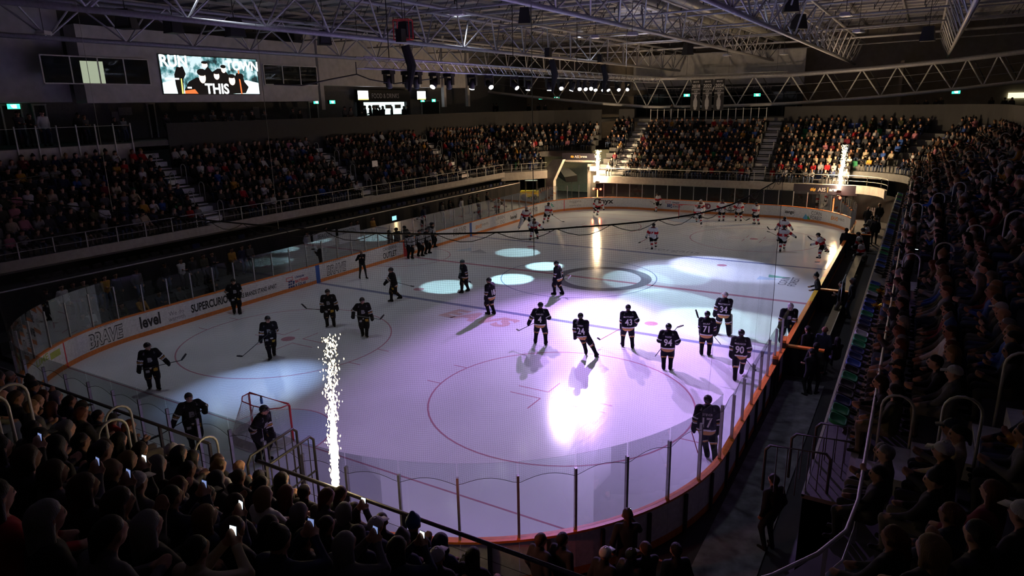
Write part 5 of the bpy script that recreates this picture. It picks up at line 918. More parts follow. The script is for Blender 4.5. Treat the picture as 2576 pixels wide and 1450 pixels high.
player(WH+'number 9 skating away in front of another at right', [(1962, 636), (1972, 628)], 5, 'white', hands=[(1955, 602, .1), (2000, 598, .1)], num='9', lean=18, hgrid=.028, hz=.88, stk=[(1960, 598, .3), (1935, 586, .1), (1928, 584, .1)], stk_label='thin stick of white number 9')
player(WH+'sprinting out of the bench door in bright light', [(2058, 660), (2085, 645, .12)], -85, 'white', hands=[(2043, 617, -.1), (2062, 610, .15)], lean=28, hgrid=.026, hz=.86, hipoff=(-.12, 0), stk=[(2092, 622, .1), (2040, 606, -.1), (2030, 597, -.1)], stk_label='stick of the white player sprinting from the bench')
player(WH+'skating away alone into the violet light', [(1640, 628), (1650, 622)], 10, 'white', hands=[(1622, 604, .1), (1652, 598, .2)], num='14', lean=18, hgrid=.028, hz=.88, hipoff=(-.1, 0), stk=[(1645, 590, .3), (1612, 610, .1), (1606, 612, .1)], stkm=STKR, stk_label='red stick of the white player alone in violet light')
for i, (a, b_, A, lab) in enumerate((((1027, 651), (1037, 651), 150, 'leftmost'), ((1052, 645), (1062, 645), 130, 'second from left'), ((1070, 640), (1080, 638), 120, 'third from left'), ((1085, 624), (1094, 623), 100, 'rightmost'))): player('referee in striped shirt, %s of the four by the left boards' % lab, [a, b_], A, 'official', hands=[(a[0]-4, a[1]-28, -.1), (b_[0]+5, b_[1]-28, -.1)], hgrid=.028, cat='referee', lean=2, head=(20, 0))
ph = player('photographer in black raising a camera on the ice by the left boards', [(905, 701), (922, 701)], 160, 'photographer', hands=[(909, 650, -.28), (917, 650, -.28)], kind='spec', hgrid=.026, head_gear=None, cat='photographer', s=1.02, lean=4)
cm = empty('camera_body', ph.location+Vector((0, 0, 0)), ph.rotation_euler.z, 'black camera held to the face of the photographer on the ice', 'camera'); MB().box((.02, -.3, 1.5), (.15, .09, .11)).build('housing', M['black'], cm); MB().lathe([(.04, 0), (.045, .1), (.05, .16)], 10).xf(Matrix.Translation((.02, -.34, 1.5)) @ Matrix.Rotation(PI/2, 4, 'X')).build('lens_barrel', M['black'], cm)
# ------------------------------------------------------------------ spectators
SEATED = [dict(lean=-4, hands=((-.13, .60, .36), (.13, .60, .36))), dict(lean=-2, hands=((.06, .80, .22), (-.06, .76, .24))), dict(lean=4, hands=((-.035, .74, .36), (.035, .74, .36))), dict(lean=20, hands=((-.06, .66, .50), (.05, .68, .50))), dict(lean=3, hands=((-.04, .92, .36), (.05, .93, .36)), head=(14, -4)), dict(lean=-5, hands=((-.15, .58, .34), (.1, .66, .3)), head=(-16, 0)), dict(lean=8, hands=((-.1, .62, .42), (.02, 1.06, .26)), head=(0, -8)), dict(lean=2, hands=((-.02, 1.04, .36), (.1, 1.04, .36)), head=(0, 4))]
STANDING = [dict(hands=((-.22, .82, .05), (.22, .82, .05))), dict(hands=((.07, 1.12, .22), (-.07, 1.08, .24))), dict(hands=((-.05, 1.0, .3), (.06, 1.0, .3)), lean=4), dict(hands=((-.25, .85, 0), (.1, 1.32, .34)), lean=2), dict(hands=((-.3, 1.02, .3), (.3, 1.02, .3)), lean=12)]
def spec_prims(d, seated, fingers):
    k = dict(d); kw = dict(kind='spec', fingers=fingers)
    if seated: return human(0, k.get('lean', 0), 0, .54, ((-.12, .40, 0), (.12, .42, 0)), k['hands'], k.get('head', (0, 0)), hip=(0, 0), seat=True, bulk=k.get('bulk', 1.08), **kw)
    return human(0, k.get('lean', 0), 0, .92, ((-.11, 0, 0), (.11, .04, 0)), k['hands'], k.get('head', (0, 0)), hip=(0, .01), bulk=k.get('bulk', 1.05), **kw)
def masks(reg):
    C = np.zeros((len(reg), 3)); C[(reg == 'skin')] = (1, 0, 0); C[reg == 'lip'] = (.6, 0, 0)
    for r_ in ('torso', 'uarm', 'farm'): C[reg == r_] = (0, 1, 0)
    C[reg == 'pants'] = (0, 0, 1); return C
TPL = []
for seated, L in ((True, SEATED), (False, STANDING)):
    for i, d in enumerate(L):
        pr, inf = spec_prims(d, seated, True); hc = inf['hc']; fz = [((hc[0]-.13, hc[0]+.13, .016),), ((hc[1]-.13, hc[1]+.15, .016),), ((hc[2]-.15, hc[2]+.12, .016),)]
        hs = [p for p in pr if p[2] == .029]
        if i in (4, 6, 7) and seated or (not seated and i in (2, 3)):
            for p in hs:
                for a in range(3): fz[a] = fz[a]+((p[0][a]-.09, p[1][a]+.11, .009),)
        V, Q, reg, t = grow(pr, .034, fz, .012); TPL.append((body_mesh('person', V, Q, masks(reg), MATS['spectator_cloth']), inf, seated))
NS = len(SEATED)
HAIRP = {'short hair': [((0, -.03, .022), (0, .004, .036), .094, .09), ((0, -.05, -.02), (0, -.06, -.05), .068, .05)],
         'long hair': [((0, -.03, .022), (0, .004, .036), .097, .093), ((0, -.055, -.02), (0, -.085, -.25), .088, .07), ((-.07, -.015, -.01), (-.085, -.03, -.2), .04, .035), ((.07, -.015, -.01), (.085, -.03, -.2), .04, .035)],
         'a ponytail': [((0, -.03, .022), (0, .004, .036), .093, .09), ((0, -.11, .03), (0, -.15, -.14), .042, .022), ((0, -.05, -.02), (0, -.06, -.05), .066, .05)],
         'bobbed hair': [((0, -.03, .022), (0, .004, .036), .1, .095), ((0, -.05, -.02), (0, -.06, -.12), .088, .07), ((-.075, -.01, 0), (-.08, -.01, -.1), .035, .03), ((.075, -.01, 0), (.08, -.01, -.1), .035, .03)],
         'a beanie': [((0, -.02, .03), (0, .0, .045), .101, .1), ((0, -.03, .06), (0, -.02, .11), .085, .06), ((0, -.02, .165), (0, -.02, .17), .036, .036)],
         'a hood up': [((0, -.035, .01), (0, -.005, .03), .112, .108), ((0, -.06, -.05), (0, -.06, -.16), .095, .1), ((-.08, 0, -.05), (-.07, .02, -.13), .04, .05), ((.08, 0, -.05), (.07, .02, -.13), .04, .05)]}
HAIR = {}
for k_, L in HAIRP.items():
    V, Q, reg, t = grow([(v3(*a), v3(*b), ra, rb, 'hair') for a, b, ra, rb in L], .02, None, .012); me = mesh_np('hair', V, Q, True); me.materials.append(MATS['hair']); HAIR[k_] = me
HAIR['a cap'] = CAPM
HCOL = [('dark', (.010, .008, .007)), ('dark', (.014, .010, .008)), ('dark', (.012, .01, .01)), ('brown', (.03, .016, .01)), ('brown', (.045, .024, .013)), ('blond', (.2, .12, .055)), ('grey', (.16, .16, .16)), ('auburn', (.09, .025, .012))]
TOPC = [('black', (.010, .010, .012), 30), ('charcoal', (.03, .03, .034), 16), ('navy', (.012, .018, .045), 9), ('dark grey', (.07, .07, .075), 8), ('white', (.45, .45, .45), 5), ('grey', (.17, .17, .18), 7), ('red', (.26, .012, .018), 3), ('maroon', (.12, .015, .025), 3), ('mustard', (.35, .18, .03), 2), ('beige', (.34, .28, .2), 4), ('olive', (.05, .055, .03), 4), ('blue', (.03, .07, .25), 3), ('brown', (.09, .05, .03), 3), ('pink', (.4, .16, .2), 1.5)]
TPR = np.array([c[2] for c in TOPC], float); TPR /= TPR.sum()
def ordw(n): return '%d%s' % (n, 'th' if 10 <= n % 100 <= 20 else {1: 'st', 2: 'nd', 3: 'rd'}.get(n % 10, 'th'))
PEOPLE = []
def add_person(loc, rz, ti, top, hair, hcol, label, group=None, cat='person', scale=1.):
    me, inf, seated = TPL[ti]; o = obj('person', me, None, None, loc, (0, 0, rz)); o.color = (*top, 1); o.scale = (scale,)*3; tag(o, label, cat, group)
    if hair != 'bald': h = obj({'a beanie': 'beanie', 'a cap': 'ball_cap', 'a hood up': 'hood'}.get(hair, 'hair'), HAIR[hair], None, o); h.matrix_local = hmat(inf); h.color = (*hcol, 1)
    PEOPLE.append(o); return o
# every seat place in the bowl: (x, y, z, facing, stand, row, number)
PL = []
def gap(side, c, w_=.85): return any(abs(c-a) < w_ for a in AIS[side])
for k in range(2, 9):
    for sd, sx in (('left', -1), ('right', 1)):
        r = RB(k)-RR(k)+.3; n = 0
        for y in np.arange(-r, r, .53):
            n += 1
            if not gap(sd, y) and not (sd == 'left' and k < 5 and y > 21.4): PL.append((sx*((RA(k) if sx > 0 else RL(k))+.42), y, RZ(k) if sx > 0 else LZ(k), sx*PI/2, sd, k-1, n))
for k in range(0, 9):
    for sd, sy in (('far', 1), ('near', -1)):
        r = min(RA(k)-RR(k), 11.3)+.2; n = 0
        for x in np.arange(-r, r+(.4 if sd == 'near' else 0), .53):
            n += 1
            if gap(sd, x) or (sd == 'far' and x < -10.2 and k < 5): continue
            PL.append((x, sy*(RB(k)+(.42 if sy > 0 else .74)), RZ(k), PI if sy > 0 else 0., sd, k+1, n))
for sb, nm_, k0 in (('far_left', 'far left corner', 5), ('far_right', 'far right corner', 2), ('near_right', 'near right corner', 2)):
    for k in range(k0, 9):
        P = line(sb, k+.55, 40); acc = 0.; n = 0
        for p0, p1 in zip(P, P[1:]):
            acc += math.hypot(p1[0]-p0[0], p1[1]-p0[1])
            if acc > .54:
                acc = 0; n += 1; A_, B_, r = RA(k+.55)+(DXL if sb == 'far_left' else 0), RB(k+.55), RR(k+.55); cx, cy = {'far_left': (-A_+r, B_-r), 'far_right': (A_-r, B_-r), 'near_right': (A_-r, -B_+r)}[sb]; dx, dy = cx-p0[0], cy-p0[1]
                if sb == 'far_right' and abs(math.degrees(math.atan2(-dy, -dx))-48) < 6: continue
                PL.append((p0[0], p0[1], RZ(k)+(DZL if sb == 'far_left' else 0), math.atan2(-dx, dy), nm_, k+1, n))
for k in range(4):                              # short rows over the corner beam
    for n in range(9): t = .3+n*.53; PL.append((-18.8+.62*t-.78*(.45+.76*k), 22.4+.78*t+.62*(.45+.76*k), 3.45+.5*k, math.atan2(.78, .62)+PI/2-.02, 'corner', k+1, n+1))
# keep what the camera could see
vis = []
for q in PL:
    hp = np.array([q[0], q[1], q[2]+1.2]); u, v, dz = px(hp)
    if q[4] == 'near right corner' and (u < 2190 or q[5] > 6): continue
    if dz > 2.4 and -70 < u < IW+70 and 200 < v < IH+170: vis.append((dz, q))
vis.sort(key=lambda t: t[0]); RP = random.Random(11); occ, empt = [], []
for dz, q in vis:
    pe = {'left': .06, 'far': .07, 'right': .05, 'near': .015}.get(q[4], .08)
    if q[4] == 'far right corner' and q[5] > 6: pe = .4
    if q[4] == 'far' and q[5] > 7 and q[0] > 4: pe = .45
    (empt if RP.random() < pe else occ).append((dz, q))
NIND = 165; ROWS = ['first', 'second', 'third', 'fourth', 'fifth', 'sixth', 'seventh', 'eighth', 'ninth']
def rnd_look():
    i = int(RNG.choice(len(TOPC), p=TPR)); h = RP.choices(list(HAIR)+['bald'], [38, 26, 9, 8, 6, 3, 12, 3])[0]; hn, hc = RP.choice(HCOL)
    if h == 'a beanie': hn, hc = RP.choice([('blue', (.03, .08, .2)), ('black', (.012, .012, .012)), ('grey', (.12, .12, .12))])
    elif h == 'a cap': hn, hc = RP.choice([('black', (.012, .012, .014)), ('white', (.4, .4, .4)), ('navy', (.012, .02, .05))])
    elif h == 'a hood up': hn, hc = 'same', TOPC[i][1]
    return i, h, hn, hc
def describe(i, h, hn): 
    if h == 'bald': return '%s top, bald head' % TOPC[i][0]
    if h == 'a hood up': return '%s hooded top, hood up' % TOPC[i][0]
    return '%s top, %s %s' % (TOPC[i][0], hn, h.replace('a ', '')) 
NEARP = []
for dz, q in occ[:NIND]:
    i, h, hn, hc = rnd_look()
    if q[4] == 'near' and RP.random() < .4 and h == 'short hair': h = 'long hair'
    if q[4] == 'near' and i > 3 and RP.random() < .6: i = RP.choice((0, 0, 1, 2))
    if h == 'a hood up': hc = TOPC[i][1]
    ti = RP.choices(range(NS), [20, 14, 16, 8, 6, 14, 0, 0])[0]; x, y, z, f = q[:4]
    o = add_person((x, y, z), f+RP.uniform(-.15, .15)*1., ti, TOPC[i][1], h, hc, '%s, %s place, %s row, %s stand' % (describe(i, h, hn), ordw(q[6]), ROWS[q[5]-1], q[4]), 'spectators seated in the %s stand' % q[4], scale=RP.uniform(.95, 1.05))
    if q[4] == 'near': NEARP.append(o)
# the rest of the crowd, past the first three hundred, as one mesh
LOW = []
for d in SEATED[:6]:
    for hk in ('short hair', 'long hair', 'a beanie'):
        pr, inf = spec_prims(d, True, False); pr = [p for p in pr if p[4] != 'eye' and max(p[2], p[3]) > .02]; R3 = np.stack([inf['hr'], inf['hf'], inf['hu']], 1)
        pr += [(inf['hc']+R3 @ v3(*a), inf['hc']+R3 @ v3(*b), ra, rb, 'hair') for a, b, ra, rb in HAIRP[hk]]; hc = inf['hc']
        V, Q, reg, t = grow(pr, .07, [((hc[0]-.12, hc[0]+.12, .042),), ((hc[1]-.12, hc[1]+.14, .042),), ((hc[2]-.12, hc[2]+.14, .042),)], .015); LOW.append((V, Q, reg))
PANT = [(.012, .012, .014), (.04, .055, .1), (.015, .016, .02), (.06, .08, .14), (.1, .09, .075)]; SKN = [(.3, .16, .11), (.36, .2, .14), (.24, .13, .085), (.4, .24, .17)]
VV, QQ, CC = [], [], []; nb = 0
for dz, q in occ[NIND:]:
    V, Q, reg = LOW[RP.randrange(len(LOW))]; i = int(RNG.choice(len(TOPC), p=TPR)); C = np.full((len(V), 3), .012)
    if q[4] == 'far' and q[5] < 4 and RP.random() < .35: i = RP.choice([4, 6, 5, 9])
    C[np.isin(reg, ('torso', 'uarm', 'farm'))] = TOPC[i][1]; C[reg == 'skin'] = RP.choice(SKN); C[reg == 'pants'] = RP.choice(PANT); C[reg == 'hair'] = RP.choice(HCOL)[1]
    a = q[3]+RP.uniform(-.2, .2); c, s = math.cos(a), math.sin(a); W_ = V*RP.uniform(.92, 1.05); W_ = np.stack([W_[:, 0]*c-W_[:, 1]*s+q[0], W_[:, 0]*s+W_[:, 1]*c+q[1], W_[:, 2]+q[2]], 1); VV.append(W_); QQ.append(Q+nb); CC.append(C); nb += len(V)
o = obj('crowd', body_mesh('crowd', np.concatenate(VV), np.concatenate(QQ), np.concatenate(CC), MATS['player_cloth'])); tag(o, 'distant seated crowd filling the left, far and right stands', 'crowd', kind='stuff')
# ------------------------------------------------------------------ seats
def seat_meshes():
    b = MB(); n = 6
    for j in range(n):
        pass
    P = [(x, .03-.05*(1-(x/.21)**2), z) for z in (.36, .62, .80) for x in (-.21, -.1, 0, .1, .21)]; V = [(x, y-.3, z) for x, y, z in P]+[(x, y-.325, z) for x, y, z in P]; F = []
    for r in range(2):
        for c in range(4): a = r*5+c; F += [(a, a+1, a+6, a+5), (15+a+5, 15+a+6, 15+a+1, 15+a)]
    F += [(10+c, 11+c, 26+c, 25+c) for c in range(4)]+[(c+1, c, 15+c, 16+c) for c in range(4)]+[(0, 5, 20, 15), (5, 10, 25, 20), (4, 19, 24, 9), (9, 24, 29, 14)]
    bk = b.add(V, F).mesh('backrest', True); pan = MB().box((0, -.23, .58), (.4, .05, .38), R=Matrix.Rotation(-.1, 3, 'X')).box((0, -.25, .2), (.06, .06, .4)).mesh('folded_pan')
    for m_ in (bk, pan): m_.materials.append(MATS['coloured_plastic'])
    return bk, pan
SB, SP = seat_meshes(); SCOL = [('blue', (.03, .07, .3)), ('green', (.02, .2, .08)), ('white', (.42, .42, .42)), ('black', (.02, .02, .024)), ('dark blue', (.015, .025, .09))]
def tray():
    n = 20; rr = []
    for sc, z in ((1., 0), (1.02, .05), (1., .075), (.86, .07), (.82, .04)):
        L = []
        for i in range(n):
            a = 2*PI*i/n; ca, sa = math.cos(a), math.sin(a); L.append((.235*sc*math.copysign(abs(ca)**.45, ca), .185*sc*math.copysign(abs(sa)**.45, sa), z))
        rr.append(L)
    V = [p for L in rr for p in L]; F = [(j*n+i, j*n+(i+1) % n, (j+1)*n+(i+1) % n, (j+1)*n+i) for j in range(4) for i in range(n)]+[tuple(range(4*n, 5*n)), tuple(range(n))[::-1]]
    me = MB().add(V, F).mesh('shell', True); me.materials.append(MATS['coloured_plastic']); hg = MB().box((.0, -.2, -.06), (.44, .05, .1)).box((-.2, -.25, .0), (.04, .2, .05)).box((.2, -.25, .0), (.04, .2, .05)).mesh('hinge_bracket'); hg.materials.append(M['black']); return me, hg
TS, TH = tray()
def flat_seat(loc, rz, ci, label, group):
    o = obj('stadium_seat', TS, None, None, loc, (.3, 0, rz)); o.color = (*SCOL[ci][1], 1); tag(o, label, 'seat', group); obj('hinge_bracket', TH, None, o); return o
def seat(loc, rz, ci, label, group): 
    o = obj('stadium_seat', SB, None, None, loc, (0, 0, rz)); o.color = (*SCOL[ci][1], 1); tag(o, label, 'seat', group); p = obj('folded_pan', SP, None, o); p.color = o.color; return o
for dz, q in empt[:110]:
    ci = RP.choices(range(5), [4, 2, 3, 3, 3])[0]; seat(q[:3], q[3], ci, 'empty folded %s seat, %s place, %s row, %s stand' % (SCOL[ci][0], ordw(q[6]), ROWS[q[5]-1], q[4]), 'empty seats among the crowd')
n = 0
for y in np.arange(-19.6, 22, .54):
    if -6.6 < y < -4.7 or 15 < y < 15.6: continue
    n += 1; ci = RP.choices(range(5), [4, 4, 1, 4, 4])[0]; o = flat_seat((15.46, y, 2.92), PI/2, ci, 'folded %s seat, %s in the single row above the right bench' % (SCOL[ci][0], ordw(n)), 'row of folded seats above the right bench')
for i, y in enumerate(np.arange(-20.5, 21.5, .6)): ci = RP.choice((3, 4, 3, 3, 4, 3)); o = seat((-17.4, y, 2.12), -PI/2, ci, 'folded %s seat under the left stand fascia, %s from the near end' % (SCOL[ci][0], ordw(i+1)), 'folded seats under the left fascia'); o.scale = (1, 1, .7)
# ------------------------------------------------------------------ people outside the rows
def who(u, v, hz_, plane, ti, face, top, hair, hname, label, cat='person', group=None, zplane=None, floor_z=None):
    """head seen at (u, v); plane ('z', height) or ('x'/'y', value) fixes the distance"""
    ax = {'x': 0, 'y': 1, 'z': 2}[plane[0]]; c = gp(u, v, ax, plane[1]); inf = TPL[ti][1]; z = c[2]-inf['hc'][2] if floor_z is None else floor_z
    sc = 1.02 if floor_z is None else max(.85, min(1.12, (c[2]-floor_z)/inf['hc'][2]))
    return add_person((c[0], c[1], z), face, ti, dict((a, b) for a, b, _ in TOPC)[top], hair, dict(HCOL)[hname] if hname in dict(HCOL) else dict((a, b) for a, b, _ in TOPC).get(hname, (.012, .012, .012)), label, group, cat, sc)
S_ = NS
# near walkway behind the end boards
who(1060, 1350, 0, ('y', -26.9), S_, -.25, 'black', 'short hair', 'brown', 'man in black standing behind the handrail left of the headset operator', floor_z=.6)
ho = who(1168, 1368, 0, ('y', -26.9), S_, -.2, 'black', 'short hair', 'dark', 'man in black with a headset standing at the orange board top', floor_z=.55); hs = MB().tube([(.1*math.cos(a), 0, .02+.115*math.sin(a)) for a in np.linspace(-.2, PI+.2, 9)], .012, 5); hs.lathe([(.03, -.03), (.035, .03)], 8, (-.1, 0, -.02)); hs.lathe([(.03, -.03), (.035, .03)], 8, (.1, 0, -.02)); k = hs.build('headset', M['black'], ho); k.matrix_local = hmat(TPL[S_][1])
who(1357, 1352, 0, ('z', 1.78), S_, -.3, 'black', 'short hair', 'brown', 'left of two men in black watching at the near right corner glass', floor_z=-.06); who(1412, 1348, 0, ('z', 1.8), S_, -.25, 'black', 'short hair', 'dark', 'right of two men in black watching at the near right corner glass', floor_z=-.06)
wp = who(1580, 1298, 0, ('z', 1.72), S_+3, .55, 'black', 'a ponytail', 'brown', 'woman in black with a ponytail filming through the corner glass', floor_z=-.06)
who(1520, 1395, 0, ('z', 1.7), S_, -.3, 'black', 'a cap', 'white', 'man in a white cap standing low behind the corner boards', floor_z=-.06); who(1585, 1398, 0, ('z', 1.6), S_, -.3, 'charcoal', 'a cap', 'olive', 'man in an olive cap beside the man whispering at the corner', floor_z=-.06); who(1627, 1378, 0, ('z', 1.75), S_+1, .9, 'black', 'short hair', 'brown', 'man with curly hair touching his mouth behind the corner boards', floor_z=-.06); who(1703, 1378, 0, ('z', 1.78), S_, .7, 'black', 'short hair', 'dark', 'dark-haired man in black at the right of the corner group', floor_z=-.06); who(1950, 1205, 0, ('z', 1.75), S_, .9, 'black', 'short hair', 'dark', 'person in black standing alone in the dark right walkway', floor_z=-.06)
# left terrace and concourse
TC = [(42, 284, 'charcoal', 'a cap', 'black'), (72, 292, 'black', 'short hair', 'dark'), (103, 280, 'white', 'a cap', 'black'), (194, 289, 'black', 'a cap', 'black'), (210, 294, 'dark grey', 'long hair', 'brown'), (310, 312, 'grey', 'long hair', 'dark'), (288, 310, 'black', 'short hair', 'dark')]
TL = ['man in charcoal with a cap, leftmost on the upper left terrace', 'man in black with arms crossed on the upper left terrace', 'man in a white hoodie on the upper left terrace', 'man in a black cap talking at the terrace glass', 'woman in dark grey beside the man talking at the terrace glass', 'person in grey sitting by the terrace glass', 'person in black sitting deep on the left terrace']
for (u, v, t_, h, hn), lb in zip(TC, TL): who(u, v, 0, ('x', -24.4), S_+RP.randrange(3), -PI/2, t_, h, hn, lb, floor_z=8.1)
CL = [(415, 290), (489, 296), (510, 292), (534, 283), (562, 286), (582, 288), (613, 285), (632, 283), (664, 282), (735, 276), (752, 280), (865, 272), (880, 274)]
for i, (u, v) in enumerate(CL): who(u, v, 0, ('x', -24.3), S_+RP.randrange(3), -PI/2, RP.choice(('black', 'charcoal', 'black', 'dark grey')), RP.choice(('short hair', 'long hair', 'a cap')), 'dark', '%s dark figure along the press counter behind the left stand parapet' % ordw(i+1), group='figures behind the left parapet', floor_z=8.1)
for i, (u, v) in enumerate(((918, 267), (932, 268), (940, 268), (946, 270), (955, 273), (963, 270), (985, 270), (1016, 270), (1026, 268))): who(u, v, 0, ('x', -27.6), S_+RP.randrange(3), PI/2+RP.uniform(-1, 1), 'black', RP.choice(('short hair', 'long hair')), 'dark', '%s dark figure queueing in front of the lit kiosk' % ordw(i+1), group='queue at the kiosk', floor_z=8.1)
for i, (u, v) in enumerate(((2307, 255), (2330, 256), (2355, 255), (2368, 247), (2495, 248), (2528, 250), (2545, 256), (1330, 264), (1355, 263), (1372, 264), (1434, 266), (1250, 262), (1690, 282), (1240, 256))): who(u, v, 0, ('y', 35.6 if u > 1500 else 37.5), S_+RP.randrange(3), PI, 'black' if i % 3 else 'charcoal', RP.choice(('short hair', 'long hair', 'a cap')), 'dark', '%s standing figure looking over the far concourse parapet' % ordw(i+1), group='figures behind the far parapet', floor_z=8.1)
# behind the glass on the left
LG = [(108, 705, 1), (150, 707, 1), (181, 715, 1), (206, 704, 1), (236, 702, 1), (262, 703, 1), (290, 701, 1), (340, 675, 0), (411, 660, 0), (452, 650, 0), (480, 643, 0), (505, 618, 0), (527, 608, 0), (579, 622, 0), (606, 620, 0), (625, 618, 0), (200, 790, 2), (222, 775, 2), (256, 765, 2), (296, 752, 2), (294, 775, 2), (352, 745, 2), (400, 742, 2), (448, 712, 2), (530, 700, 2), (767, 545, 0), (815, 560, 0), (880, 548, 0), (895, 550, 0), (935, 545, 0), (1065, 520, 0), (1110, 508, 0), (1130, 500, 0), (1160, 495, 0), (1180, 490, 0), (1200, 486, 0), (1225, 490, 0)]
LT = ['black', 'mustard', 'charcoal', 'dark grey', 'black', 'white', 'navy', 'olive']
for i, (u, v, kd) in enumerate(LG):
    seated = kd == 2; c = gp(u, v, 0, -14.4 if seated else -16.3); ti = RP.randrange(5) if seated else S_+RP.randrange(3); t_ = LT[(i*5) % 8]; h = RP.choice(('short hair', 'long hair', 'short hair', 'a cap'))
    add_person((c[0], c[1], .15 if seated else .68), -PI/2, ti, dict((a, b) for a, b, _ in TOPC)[t_], h, (.015, .011, .01) if h != 'a cap' else (.012, .012, .012), 'guest in %s top with %s behind left glass, %s from near end' % (t_, h, ordw(i+1)), 'guests behind the left glass')
dk = empty('rinkside_deck', (-14., -3, 0), 0, 'black two-level platform behind the left glass', 'platform'); MB().box((-2.2, 0, .3), (1.5, 40, .76)).build('upper_deck', M['floorb'], dk); MB().box((-.45, 0, .04), (1.9, 40, .2)).build('lower_deck', M['floorb'], dk)
wk = MB().box((13.75, -18.6, -.035), (1.3, 16.5, .04)).build('walkway_mat', mat('worn_grey_floor', (.14, .14, .155), .85, scale=2.5, var=.5), None); tag(wk, 'worn grey walkway floor outside the right boards', 'walkway')
for i, (u0, v0, u1, v1, t_) in enumerate(((787, 592, 846, 578, 'BEACON'), (850, 578, 907, 566, 'BEACON'))):
    a, b = gp(u0, v0+18, 0, -14.3), gp(u1, v1+18, 0, -14.3); o = empty('sponsor_banner', ((a+b)/2), 0, '%s pale BEACON sponsor banner behind the left glass' % ('left', 'right')[i], 'banner', 'BEACON banners'); wd = abs(b[1]-a[1]); MB().box((0, 0, 0), (.03, wd*.95, .95)).build('panel', mat('banner_pale', (.3, .32, .35), .6), o); text_plane('lettering', t_, .36, M['ink'], (.02, 0, .25), (0, 1, 0), (0, 0, 1), o, narrow=.8); MB().box((-.03, 0, -1.2), (.04, .06, 1.5)).build('stand_leg', M['dsteel'], o)
mo = empty('monitor', gp(991, 549, 0, -14.6), 0, 'small glowing blue monitor behind the left glass', 'monitor'); MB().box((0, 0, 0), (.06, .5, .34)).build('housing', M['black'], mo); MB().box((.035, 0, 0), (.01, .45, .29)).build('display', emis('monitor_blue', (.3, .75, .9), 1.5), mo); MB().box((-.02, 0, -.17-mo.location.z/2), (.05, .06, mo.location.z-.1)).build('stand', M['dsteel'], mo)
# right-hand bench area
bn = empty('players_bench', (13.9, 2.5, 0), 0, 'long wooden players bench in the dark right-hand box', 'bench'); MB().box((0, 0, .46), (.34, 21, .05)).build('seat_plank', mat('bench_wood', (.32, .25, .15), .6), bn)
for yy in np.arange(-10, 10.5, 2.5): MB().box((0, yy, .22), (.28, .06, .44)).build('leg', M['dsteel'], bn)
for i, (y, lb) in enumerate(((-9.9, 'near'), (-1.2, 'middle'), (14.2, 'far'))):
    o = empty('bench_partition', (13.6, y, 0), 0, 'dark %s partition of the bench box with an orange cap' % lb, 'partition'); MB().box((0, 0, .55), (1.25, .1, 1.1)).build('panel', M['black'], o); MB().box((0, 0, 1.13), (1.3, .2, .06)).build('cap_rail', M['orange'], o)
    for sx in (-.55, .55): MB().box((sx, 0, .57), (.08, .14, 1.14)).build('upright', M['dsteel'], o)
for i, (u, v) in enumerate(((1972, 855), (1952, 895))):
    c = gp(u, v, 2, 1.35); o = empty('gate_pad', (c[0], c[1], .0), .1, '%s upright padded gate end with an orange top by the bench opening' % ('taller', 'shorter')[i], 'pad'); MB().box((0, 0, .66), (.16, .5, 1.32)).build('pad_body', M['black'], o); MB().box((0, 0, 1.36), (.18, .55, .09)).build('orange_cap', M['orange'], o); MB().box((-.1, .1, 1.0), (.03, .2, .4)).build('pale_plate', M['pale'], o)
BR = [(2075, 826, 1.75, 'navy', 'bald', 'dark', -.2, 'bald man in a navy suit standing at the bench with his back turned', 0), (2054, 868, 1.75, 'black', 'short hair', 'dark', -.2, 'man in black standing behind the bench below the bald man', 0), (2045, 882, 1.6, 'black', 'a cap', 'black', .8, 'person in a dark cap bending beside the gate pads', 1), (2120, 712, 1.75, 'black', 'short hair', 'dark', PI/2, 'coach in black with folded legs at the middle bench partition', 1), (2148, 703, 1.78, 'charcoal', 'short hair', 'grey', PI/2, 'coach in a dark suit standing behind the clear bench shield', 0), (2108, 842, 1.4, 'black', 'long hair', 'dark', .6, 'woman in black sitting at the back of the bench', 2), (2035, 825, 1.7, 'black', 'short hair', 'dark', .9, 'helper in black beside the goalie leaning on the gate', 0), (2185, 522, 1.78, 'black', 'bald', 'grey', -.3, 'bald man in black filming at the far corner gate', 0), (2214, 514, 1.8, 'black', 'short hair', 'brown', .4, 'tall man in black by the blue-lit far tunnel', 0), (2195, 545, 1.75, 'dark grey', 'short hair', 'dark', .1, 'man in dark grey jacket behind the far bench', 0), (2205, 550, 1.75, 'black', 'a cap', 'black', .1, 'man in a black cap behind the far bench', 0), (2130, 577, 1.8, 'black', 'short hair', 'dark', .2, 'broad man in black guarding the open bench door', 0)]
for u, v, zz, t_, h, hn, f, lb, kd in BR:
    c = gp(u, v, 2, zz); ti = S_+(kd == 1) if kd < 2 else 0; add_person((c[0], c[1], -.06 if kd < 2 else .0), f, ti, dict((a, b) for a, b, _ in TOPC)[t_], h, dict(HCOL).get(hn, (.012, .012, .012)), lb, scale=zz/TPL[ti][1]['hc'][2] if kd < 2 else 1.)
lp = who(2064, 690, 0, ('z', 1.8), S_+4, PI/2+.2, 'black', 'a beanie', 'black', 'person in a black beanie leaning over the boards at the bench door', floor_z=-.06)
player('goaltender in black with a decorated mask leaning on the bench gate', [(1962, 862), (1988, 870)], 165, hands=[(1958, 838, -.3), (1992, 842, -.3)], logo=True, lean=24, head_gear='mask', hgrid=.02, s=1.1, hz=.95, head=(0, -20), cat='goaltender')
